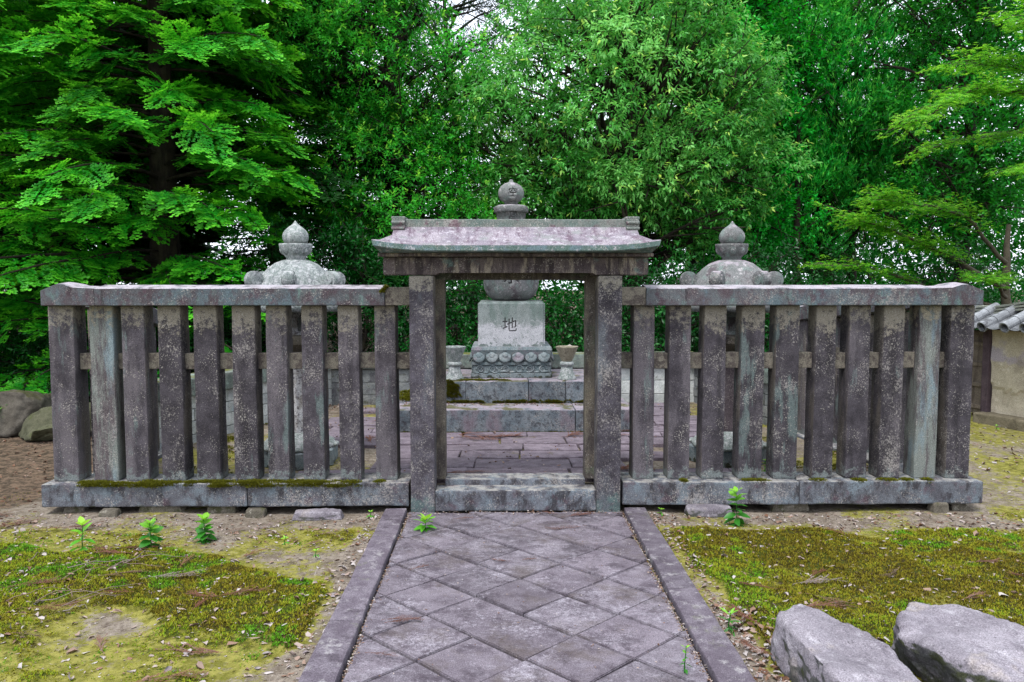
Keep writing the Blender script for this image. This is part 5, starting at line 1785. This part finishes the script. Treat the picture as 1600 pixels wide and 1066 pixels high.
# ---- the wood beyond reads as one mass
rng = np.random.default_rng(77)
acc = Acc()
cl = []
for _ in range(900):
    x = rng.uniform(-19, 20); y = rng.uniform(14.5, 21)
    z = rng.uniform(0.0, 1.0) ** 1.2 * (8.0 + 1.6 * math.sin(x * 0.6))
    if x < -2: z = rng.uniform(0.1, 10.5)
    cl.append((x, y, z))
cl += [(rng.uniform(5, 18), rng.uniform(13, 18), rng.uniform(0.2, 4.8)) for _ in range(110)]
cl = [c for c in cl if not (-2.4 < c[0] < -0.2 and c[2] > 7.6)]
for c in cl:
    k = 19
    s = rng.uniform(0.8, 1.4)
    d = unit(rng.normal(size=(k, 3)))
    P = np.array(c) + d * s * rng.uniform(0.2, 1, (k, 1)) * [1, 1, 0.7]
    twig_set(acc, P, unit(d + [0, 0, 0.4]), rng.uniform(0.3, 0.5, k), 7, 0.21, 0.095, rng, tint=np.full(k, np.clip(rng.normal(0.4, 0.15), 0, 1)))
link('distant_wood', acc.mesh('distant_wood', M['far']), kind='stuff', label='leafy wood beyond the enclosure')

# ------------------------------------------------------------------ moss
def blades(acc, P, h, w, tint, rng, n=3, lean=0.5):
    m = len(P)
    for k in range(n):
        a = rng.random(m) * 6.28
        d = np.stack([np.cos(a), np.sin(a), np.zeros(m)], 1)
        s = np.stack([-np.sin(a), np.cos(a), np.zeros(m)], 1)
        tip = P + d * (h * lean * rng.random(m))[:, None] + np.array([0, 0, 1.0]) * h[:, None]
        V = np.stack([P - s * w[:, None] / 2, P + s * w[:, None] / 2, tip], 1).reshape(-1, 3)
        acc.add(V, np.arange(m * 3).reshape(-1, 3), tint=np.repeat(np.clip(tint + rng.normal(0, 0.13, m), 0, 1), 3))


rng = np.random.default_rng(5)
acc = Acc()
N = 430000
x = rng.uniform(-5.2, 6.2, N); y = rng.uniform(-3.0, 0.55, N) 
keepm = (np.abs(x - (-0.1)) < (y + 5.55) * 0.70 + 0.3)
x, y = x[keepm], y[keepm]
m = moss_amount(x, y)
dens = sstep(m, 0.55, 0.85) * 0.9 + sstep(m, 0.22, 0.55) * 0.16
dist = y + 5.55
ok = (np.abs(x) > 0.905) & (rng.random(len(x)) < dens) & ~((y > -0.07) & (np.abs(x) < 3.3))
x, y, m = x[ok], y[ok], m[ok]
g = fnoise(x, y, 2.6, 33); g2 = fnoise(x, y, 9, 37); g3 = fnoise(x, y, 1.3, 39)
green = 0.8 * sstep(g2 * 0.5 + g * 0.5, 0.55, 0.66)
edge = sstep(0.95 - np.abs(m - 0.2), 0.4, 0.5)
near = 1 - sstep(np.abs(np.abs(x) - 1.15), 0.0, 0.25)
t = 0.28 + 0.36 * sstep(g3 + (g2 - 0.5) * 0.8, 0.3, 0.72) + 0.42 * np.clip(green + 0.4 * near * sstep(g2, 0.4, 0.6), 0, 1)
t = np.where(m < 0.55, 0.45 + 0.2 * (g2 - 0.5), t)
P = np.stack([x, y, ground_h(x, y) - 0.002], 1)
hh = rng.uniform(0.006, 0.014, len(x)) * (0.5 + 0.6 * sstep(m, 0.55, 0.9))
blades(acc, P, hh, rng.uniform(0.005, 0.010, len(x)), t, rng, n=3, lean=1.1)
link('ground_moss', acc.mesh('ground_moss', M['mossblade']), kind='stuff', label='cushion moss over the ground')

# moss cushions on the left base beam, hanging over its edge, and at post feet
acc = Acc()
def moss_pad(acc, cx, cy, cz, rx, ry, rz, n, rng, t0=0.5):
    d = unit(rng.normal(size=(n, 3))); d[:, 2] = np.abs(d[:, 2]) * 0.9 - 0.05
    P = np.array([cx, cy, cz]) + d * [rx, ry, rz] * rng.uniform(0.75, 1.0, (n, 1))
    h = rng.uniform(0.006, 0.014, n)
    for k in range(3):
        a = rng.random(n) * 6.28
        s = np.stack([np.cos(a), np.sin(a), rng.normal(0, .3, n)], 1) * 0.0045
        tip = P + (d + [0, -0.3, 0.3]) * h[:, None] + rng.normal(0, 0.003, (n, 3))
        acc.add(np.stack([P - s, P + s, tip], 1).reshape(-1, 3), np.arange(n * 3).reshape(-1, 3), tint=np.repeat(np.clip(t0 + rng.normal(0, 0.1, n), 0, 1), 3))
for _ in range(95):
    px_ = rng.uniform(-2.95, -1.12)
    amp = 0.5 + 0.5 * math.sin(px_ * 6.1) * math.sin(px_ * 2.7 + 1)
    on = -0.075 + rng.uniform(-0.004, 0.06)
    moss_pad(acc, px_, on, BZ - 0.012 - (0.012 * amp if on < -0.06 else 0), rng.uniform(0.04, 0.09), rng.uniform(0.02, 0.05), rng.uniform(0.012, 0.026), 240, rng, 0.42)
for px_, w in ((-0.95, .05), (1.70, .10), (1.64, .07), (2.13, .07), (2.42, .06), (2.62, .09), (2.76, .06), (2.90, .05), (1.18, 0.03), (-2.9, .06), (-3.0, 0.05)):
    moss_pad(acc, px_, -0.03, BZ - 0.01, w, 0.045, 0.016, 400, rng, 0.55)
for px_, zz in ((-0.885, 1.56), (-0.90, 1.545), (-0.91, 1.53)):
    moss_pad(acc, px_, -0.084, zz, 0.012, 0.008, 0.014, 90, rng, 0.4)
# on the platform and the court floor
for _ in range(20):
    moss_pad(acc, rng.uniform(-0.9, 0.0), 2.60 + rng.random() * 0.12, 0.588, 0.06, 0.03, 0.008, 120, rng, 0.45)
for _ in range(22):
    moss_pad(acc, -0.60 + rng.normal(0, 0.035), 2.555, 0.42 + rng.random() * 0.17, 0.035, 0.006, 0.03, 120, rng, 0.22)
for _ in range(70):
    xx = rng.uniform(-1.1, 1.1)
    moss_pad(acc, xx, (2.555 if abs(xx) < 0.93 else 2.9), 0.372, 0.05, 0.008, rng.uniform(0.01, 0.035), 80, rng, 0.12)
for _ in range(60):
    moss_pad(acc, rng.uniform(-1.15, 1.18), 2.125, 0.135, 0.05, 0.008, rng.uniform(0.008, 0.02), 70, rng, 0.12)
for _ in range(16):
    moss_pad(acc, rng.uniform(-1.16, -0.98), rng.uniform(2.7, 3.3), 0.37, 0.10, 0.10, 0.05, 260, rng, 0.5)
for _ in range(80):
    s_ = rng.choice([-1, 1])
    moss_pad(acc, s_ * rng.uniform(1.9, 3.0), rng.uniform(0.3, 3.4), FZ - 0.01, 0.08, 0.06, 0.02, 90, rng, 0.35)
link('stone_moss', acc.mesh('stone_moss', M['mosspad']), kind='stuff', label='moss cushions on beam, steps and court')

# ------------------------------------------------------------------ leaf litter and needle sprays
rng = np.random.default_rng(9)
def litter(acc, P, L, W, tint, rng, lift=0.004):
    n = len(P)
    a = rng.random(n) * 6.28
    D = np.stack([np.cos(a), np.sin(a), rng.normal(0, 0.15, n)], 1); D = unit(D)
    Nn = unit(rng.normal(0, 0.35, (n, 3)) + [0, 0, 1]); S = unit(np.cross(Nn, D))
    c = rng.normal(0.25, 0.35, n)[:, None]
    L = L[:, None]; W = W[:, None]
    P = P + [0, 0, lift]
    v = [P, P + D * L * .3 + S * W * .5 + Nn * W * c, P + D * L * .3 - S * W * .5 + Nn * W * c, P + D * L * .72 + S * W * .42 + Nn * W * c * 1.3,
         P + D * L * .72 - S * W * .42 + Nn * W * c * 1.1, P + D * L + Nn * L * .12 * c, P + D * L * .5]
    V = np.stack(v, 1) + rng.normal(0, 0.09, (n, 7, 3)) * L[:, None] * [1, 1, 0.5]
    V = V.reshape(-1, 3)
    i = np.arange(n)[:, None] * 7
    F = np.concatenate([i + f for f in ([0, 1, 6], [0, 6, 2], [1, 3, 6], [2, 6, 4], [3, 5, 6], [4, 6, 5])])
    acc.add(V, F, tint=np.repeat(tint, 7))


acc = Acc()
def scatter(n, fx, fy, size=(0.02, 0.045), tl=(0.0, 1.0), zf=None):
    x, y = fx(n), fy(n)
    z = ground_h(x, y) if zf is None else np.full(n, zf)
    L = rng.uniform(*size, n)
    litter(acc, np.stack([x, y, z], 1), L, L * rng.uniform(0.22, 0.62, n), rng.uniform(*tl, n), rng)
U = lambda a, b: (lambda n: rng.uniform(a, b, n))
Nm = lambda a, s: (lambda n: rng.normal(a, s, n))
scatter(900, U(-3.8, -0.93), U(-2.6, -0.1), (0.012, 0.035), (0.2, 0.9))
scatter(950, U(0.93, 4.6), U(-2.6, -0.1), (0.012, 0.035), (0.3, 0.9))
scatter(700, U(-3.6, -0.95), U(-0.75, -0.1), (0.008, 0.028), (0.1, 0.9))
scatter(520, U(0.95, 3.5), U(-0.55, -0.1), (0.010, 0.035), (0.0, 0.8))
scatter(260, U(-3.8, -0.95), U(-2.7, -0.3), (0.028, 0.05), (0.3, 0.95))
scatter(300, U(0.97, 4.6), U(-2.7, -0.3), (0.028, 0.05), (0.3, 0.95))
scatter(1500, U(-3.6, -0.95), U(-2.8, -0.1), (0.006, 0.014), (0.0, 0.95))
scatter(1500, U(0.95, 4.2), U(-2.8, -0.1), (0.006, 0.014), (0.0, 0.95))
scatter(420, Nm(0.975, 0.045), U(-2.7, -0.1), (0.012, 0.035), (0.1, 0.95))
scatter(330, Nm(1.02, 0.05), U(-2.8, -1.8), (0.015, 0.045), (0.0, 0.95))
scatter(260, Nm(-0.955, 0.035), U(-2.7, -0.1), (0.012, 0.038), (0.2, 0.95))
scatter(600, U(-4.6, -2.2), U(-2.2, -0.9), (0.012, 0.03), (0.1, 0.9))
scatter(1500, U(-6.5, -3.3), U(-0.5, 4.5), (0.015, 0.045), (0.0, 0.5))
scatter(1300, U(3.5, 6.2), U(-0.4, 4.2), (0.015, 0.05), (0.1, 0.95))
scatter(1200, U(-2.9, 2.9), U(0.3, 4.1), (0.012, 0.035), (0.0, 0.6), zf=FZ + 0.022)
scatter(260, U(-2.2, -1.0), U(2.4, 4.0), (0.012, 0.035), (0.1, 0.6), zf=FZ + 0.022)
scatter(200, U(-1.1, 1.15), U(2.35, 2.55), (0.012, 0.03), (0.0, 0.5), zf=0.368)
# crumbs caught along the kerbs and in the joints of the path
for s_ in (-1, 1):
    n = 650
    x = s_ * (0.738 - np.abs(rng.normal(0, 0.012, n))); y = rng.uniform(-2.7, -0.14, n)
    L = rng.uniform(0.005, 0.016, n)
    litter(acc, np.stack([x, y, np.full(n, 0.014)], 1), L, L * 0.5, rng.uniform(0.1, 0.8, n), rng)
n = 220
litter(acc, np.stack([rng.uniform(-0.7, 0.7, n), rng.uniform(-2.6, -0.14, n), np.full(n, 0.020)], 1), rng.uniform(0.004, 0.014, n), rng.uniform(0.003, 0.006, n), rng.uniform(0, 0.9, n), rng)
n = 160
litter(acc, np.stack([rng.uniform(-0.72, 0.72, n), rng.uniform(-0.2, -0.13, n), np.full(n, 0.020)], 1), rng.uniform(0.006, 0.02, n), rng.uniform(0.004, 0.01, n), rng.uniform(0, 0.9, n), rng)
link('leaf_litter', acc.mesh('leaf_litter', M['litter']), kind='stuff', label='scattered dead leaves')

acc = Acc()
def spray(x, y, z, a, L, t, rng):
    """fallen cedar spray: a thin stem with needled side fronds"""
    D = np.array([math.cos(a), math.sin(a), 0.0]); S = np.array([-D[1], D[0], 0.0])
    P = [np.array([x, y, z + 0.006]) + D * L * u + S * 0.1 * L * math.sin(u * 2.5) for u in np.linspace(0, 1, 6)]
    for k in range(5):
        w = 0.003
        V = np.array([P[k] - S * w, P[k] + S * w, P[k + 1] + [0, 0, 0.003]]); acc.add(V, np.array([[0, 1, 2]]), tint=np.full(3, t))
    for k in range(16):
        u = rng.uniform(0.15, 1)
        p = np.array([np.interp(u, np.linspace(0, 1, 6), [q[j] for q in P]) for j in range(3)])
        d = unit(D + S * rng.uniform(-0.7, 0.7) + [0, 0, rng.uniform(-0.02, 0.12)])
        l = L * rng.uniform(0.25, 0.5) * (1.2 - u * 0.5)
        s2 = unit(np.cross(d, [0, 0, 1.0]))
        for j in range(5):
            q = p + d * l * j / 5
            V = np.array([q - s2 * 0.010 * L, q + s2 * 0.010 * L, q + d * l / 4 + [0, 0, 0.004], q + s2 * 0.03 * L + d * 0.04 * L, q - s2 * 0.03 * L + d * 0.04 * L])
            acc.add(V, np.array([[0, 1, 2], [0, 1, 3], [0, 1, 4]]), tint=np.full(5, np.clip(t + rng.normal(0, 0.1), 0, 1)))
for (x, y, a, L, t) in ([(-2.45, -0.93, 0.1, 0.34, 0.1), (-2.15, -0.98, 2.9, 0.3, 0.3), (-2.30, -1.35, 0.3, 0.24, 0.5), (-2.02, -1.38, 0.2, 0.28, 0.9), (-1.62, -1.02, 1.0, 0.18, 0.3),
                         (-2.75, -1.55, 0.4, 0.3, 0.3), (-2.45, -1.75, 0.0, 0.3, 0.2), (-1.55, -1.65, 0.3, 0.26, 0.3), (-1.5, -1.62, 2.8, 0.2, 0.3), (-1.25, -2.15, 3.0, 0.3, 0.5), (-1.6, -2.45, 0.2, 0.26, 0.4),
                         (1.42, -1.5, 0.2, 0.25, 0.9), (1.44, -1.62, -0.9, 0.22, 0.5), (1.28, -1.85, 0.1, 0.25, 0.4), (1.12, -2.05, 1.9, 0.25, 0.2), (1.10, -2.35, 2.2, 0.22, 0.2), (2.05, -0.75, 2.0, 0.16, 0.1), (2.5, -1.2, 0.1, 0.2, 0.4),
                         (-3.2, -0.5, 0.2, 0.4, 0.05), (-3.5, -0.45, 0.6, 0.35, 0.1), (-3.9, -0.2, 0.1, 0.4, 0.15)]):
    spray(x, y, float(ground_h(np.array(x), np.array(y))) + 0.01, a, L, t, rng)
for _ in range(34):
    x = rng.uniform(-4, -1.0) if rng.random() < 0.6 else rng.uniform(1.1, 4.5)
    y = rng.uniform(-2.4, -0.3)
    spray(x, y, float(ground_h(np.array(x), np.array(y))) + 0.012, rng.random() * 6.28, rng.uniform(0.08, 0.2), rng.uniform(0, 1), rng)
for (x, y, a, L) in ((-0.05, -1.14, 2.8, 0.10), (0.02, -1.12, 0.2, 0.07), (-0.42, -0.33, 0.1, 0.12), (0.3, -0.3, 0.3, 0.22), (0.45, -0.48, 3.4, 0.22), (-0.64, -1.95, 0.2, 0.16), (-0.66, -1.92, 0.05, 0.14), (0.28, -0.22, 2.5, 0.1), (-0.60, -1.27, 0.6, 0.1), (-0.68, -2.25, -0.3, 0.12)):
    spray(x, y, 0.024, a, L, 0.15, rng)
for (x, y, a, L) in ((-0.25, 1.75, 0.1, 0.35), (-0.1, 1.7, 2.9, 0.35), (-0.5, 1.95, 0.2, 0.25), (0.5, 1.8, 0.1, 0.3), (-0.55, 0.42, 0.3, 0.25), (0.75, 0.4, 0.2, 0.3), (0.85, 1.95, 0.0, 0.3), (-1.5, 2.6, 0.4, 0.3), (-1.3, 2.3, 1.4, 0.3), (2.2, 3.4, .2, .3), (-1.3, 1.6, 2, .3)):
    for _ in range(2): spray(x + rng.normal(0, .04), y + rng.normal(0, .04), FZ + 0.028, a + rng.normal(0, .4), L, 0.25, rng)
link('needle_litter', acc.mesh('needle_litter', M['needle_litter']), kind='stuff', label='fallen brown needle sprays')

acc = Acc()   # bare grey twigs at the left edge
for _ in range(16):
    x, y = rng.uniform(-2.95, -2.2), rng.uniform(-1.85, -1.1)
    a = rng.normal(0.5, 0.7); L = rng.uniform(0.12, 0.4)
    P = np.array([[x + math.cos(a) * L * u, y + math.sin(a) * L * u, 0.03 + 0.03 * math.sin(u * 3)] for u in np.linspace(0, 1, 6)]) + rng.normal(0, 0.008, (6, 3))
    V, F = tube(P, np.linspace(0.0026, 0.001, 6), 4); acc.add(V, F, tint=np.full(len(V), rng.uniform(0.6, 1)))
link('dead_twigs', acc.mesh('dead_twigs', M['needle_litter']), kind='stuff', label='bare dead twigs lying on the moss')

# ------------------------------------------------------------------ seedlings
def leaf_mesh(L, W, mat, t, fold=0.25, droop=0.25, young=0.0):
    xs = [0, 0.18, 0.42, 0.68, 0.88, 1.0]; ws = [0.04, 0.62, 1.0, 0.8, 0.38, 0.0]
    V, F = [], []
    for x, w in zip(xs, ws):
        z = -droop * x * x * L
        for s in (-1, 0, 1):
            V.append((x * L, s * w * W / 2, z + abs(s) * w * W * fold * 0.5))
    for i in range(5):
        a = i * 3
        F += [(a, a + 1, a + 4, a + 3), (a + 1, a + 2, a + 5, a + 4)]
    me = np_mesh('leaf', np.array(V), np.array(F), mat, {'tint': np.full(len(V), t), 'young': np.full(len(V), young)}, smooth=True)
    return me


def seedling(x, y, z, h, tiers, L, W, label, mat, cat='seedling', group='leafy seedlings near the fence', top_young=0.9, seed=1, lean=0.0, name='seedling', per=3, el=(15, 55)):
    rng = np.random.default_rng(seed)
    root = empty(name, (x, y, z), rng.random() * 6, label=label, cat=cat, group=group)
    P = np.array([[lean * u * h + 0.004 * math.sin(u * 5), 0, u * h] for u in np.linspace(-0.05, 1, 7)])
    V, F = tube(P, np.linspace(0.0035, 0.0018, 7), 6)
    link('stem', np_mesh('stem', V, F, M['seedling_deep'], {'tint': np.full(len(V), 0.3), 'young': np.zeros(len(V))}, smooth=True), root)
    for k in range(tiers):
        u = (k + 0.6) / tiers
        me = leaf_mesh(L * (1.05 - 0.35 * u), W * (1.05 - 0.35 * u), mat, 0.25 + 0.5 * u, young=max(0, (u - 0.55) / 0.45) * top_young, droop=0.3 - 0.1 * u)
        for j in range(per):
            a = k * 1.15 + j * 2 * math.pi / per + rng.normal(0, 0.2)
            e = R(-28 + 80 * u + rng.normal(0, 9))
            s = rng.uniform(0.8, 1.1)
            o = link('leaf', me, root, (lean * u * h, 0, u * h), (rng.normal(0, 0.35), -e, a))
            o.scale = (s, s, s)
    return root


g = lambda x, y: float(ground_h(np.array(x), np.array(y)))
seedling(-2.59, -0.857, g(-2.59, -.857), 0.17, 4, 0.10, 0.050, 'pale yellow-green seedling with few long leaves, leftmost in front of the left fence', M['seedling'], seed=1, per=3)
seedling(-2.196, -0.84, g(-2.2, -.84), 0.15, 6, 0.085, 0.056, 'bushy seedling with pale leaves above dark ones, middle of the three before the left fence', M['seedling_deep'], seed=2, per=4)
seedling(-1.94, -0.665, g(-1.94, -.66), 0.15, 6, 0.085, 0.056, 'seedling with a bright yellow-green tip, nearest to the left base beam', M['seedling_deep'], seed=3, per=4)
seedling(1.452, -0.383, g(1.45, -.38), 0.235, 8, 0.095, 0.052, 'tall upright seedling in front of the right fence beside the flat pale slab', M['seedling_deep'], seed=4, per=3)
seedling(-0.586, -0.518, 0.012, 0.075, 4, 0.10, 0.046, 'bright low seedling growing out of a joint at the head of the path', M['seedling'], seed=5, per=5)
seedling(0.95, -1.985, g(.95, -1.98), 0.085, 3, 0.075, 0.018, 'small narrow-leaved seedling beside the right kerb', M['seedling_deep'], seed=6, per=4, group='small weeds', el=(20, 50))
seedling(0.645, -2.42, 0.0, 0.13, 6, 0.034, 0.016, 'thin budding weed standing in the path near the right kerb', M['seedling_deep'], seed=7, per=2, group='small weeds', name='weed', cat='weed')
for k, (x, y, z, lb) in enumerate([(-0.99, -0.19, 0, 'tiny green weed by the fence end of the left kerb'), (1.0, -0.16, 0, 'tiny green weed by the fence end of the right kerb'),
                                (1.62, 0.62, FZ, 'green weed in the court at the foot of the right lantern, seen left of it'), (1.95, 0.55, FZ, 'green weed in the court before the right lantern plinth'),
                                (5.3, 3.0, 0, 'green weed at the foot of the plaster wall'), (1.15, 1.5, FZ, 'tiny green weed among the court slabs right of the gate'),
                                (-1.42, -0.75, 0, 'tiny pale weed left of the left kerb, nearer the fence'), (-1.18, -0.98, 0, 'tiny pale weed beside the left kerb, farther from the fence')]):
    seedling(x, y, z, 0.05 if z == 0 else 0.10, 2 if z == 0 else 4, 0.035, 0.014, lb, M['seedling'], seed=20 + k, per=4, group='small weeds', name='weed', cat='weed')
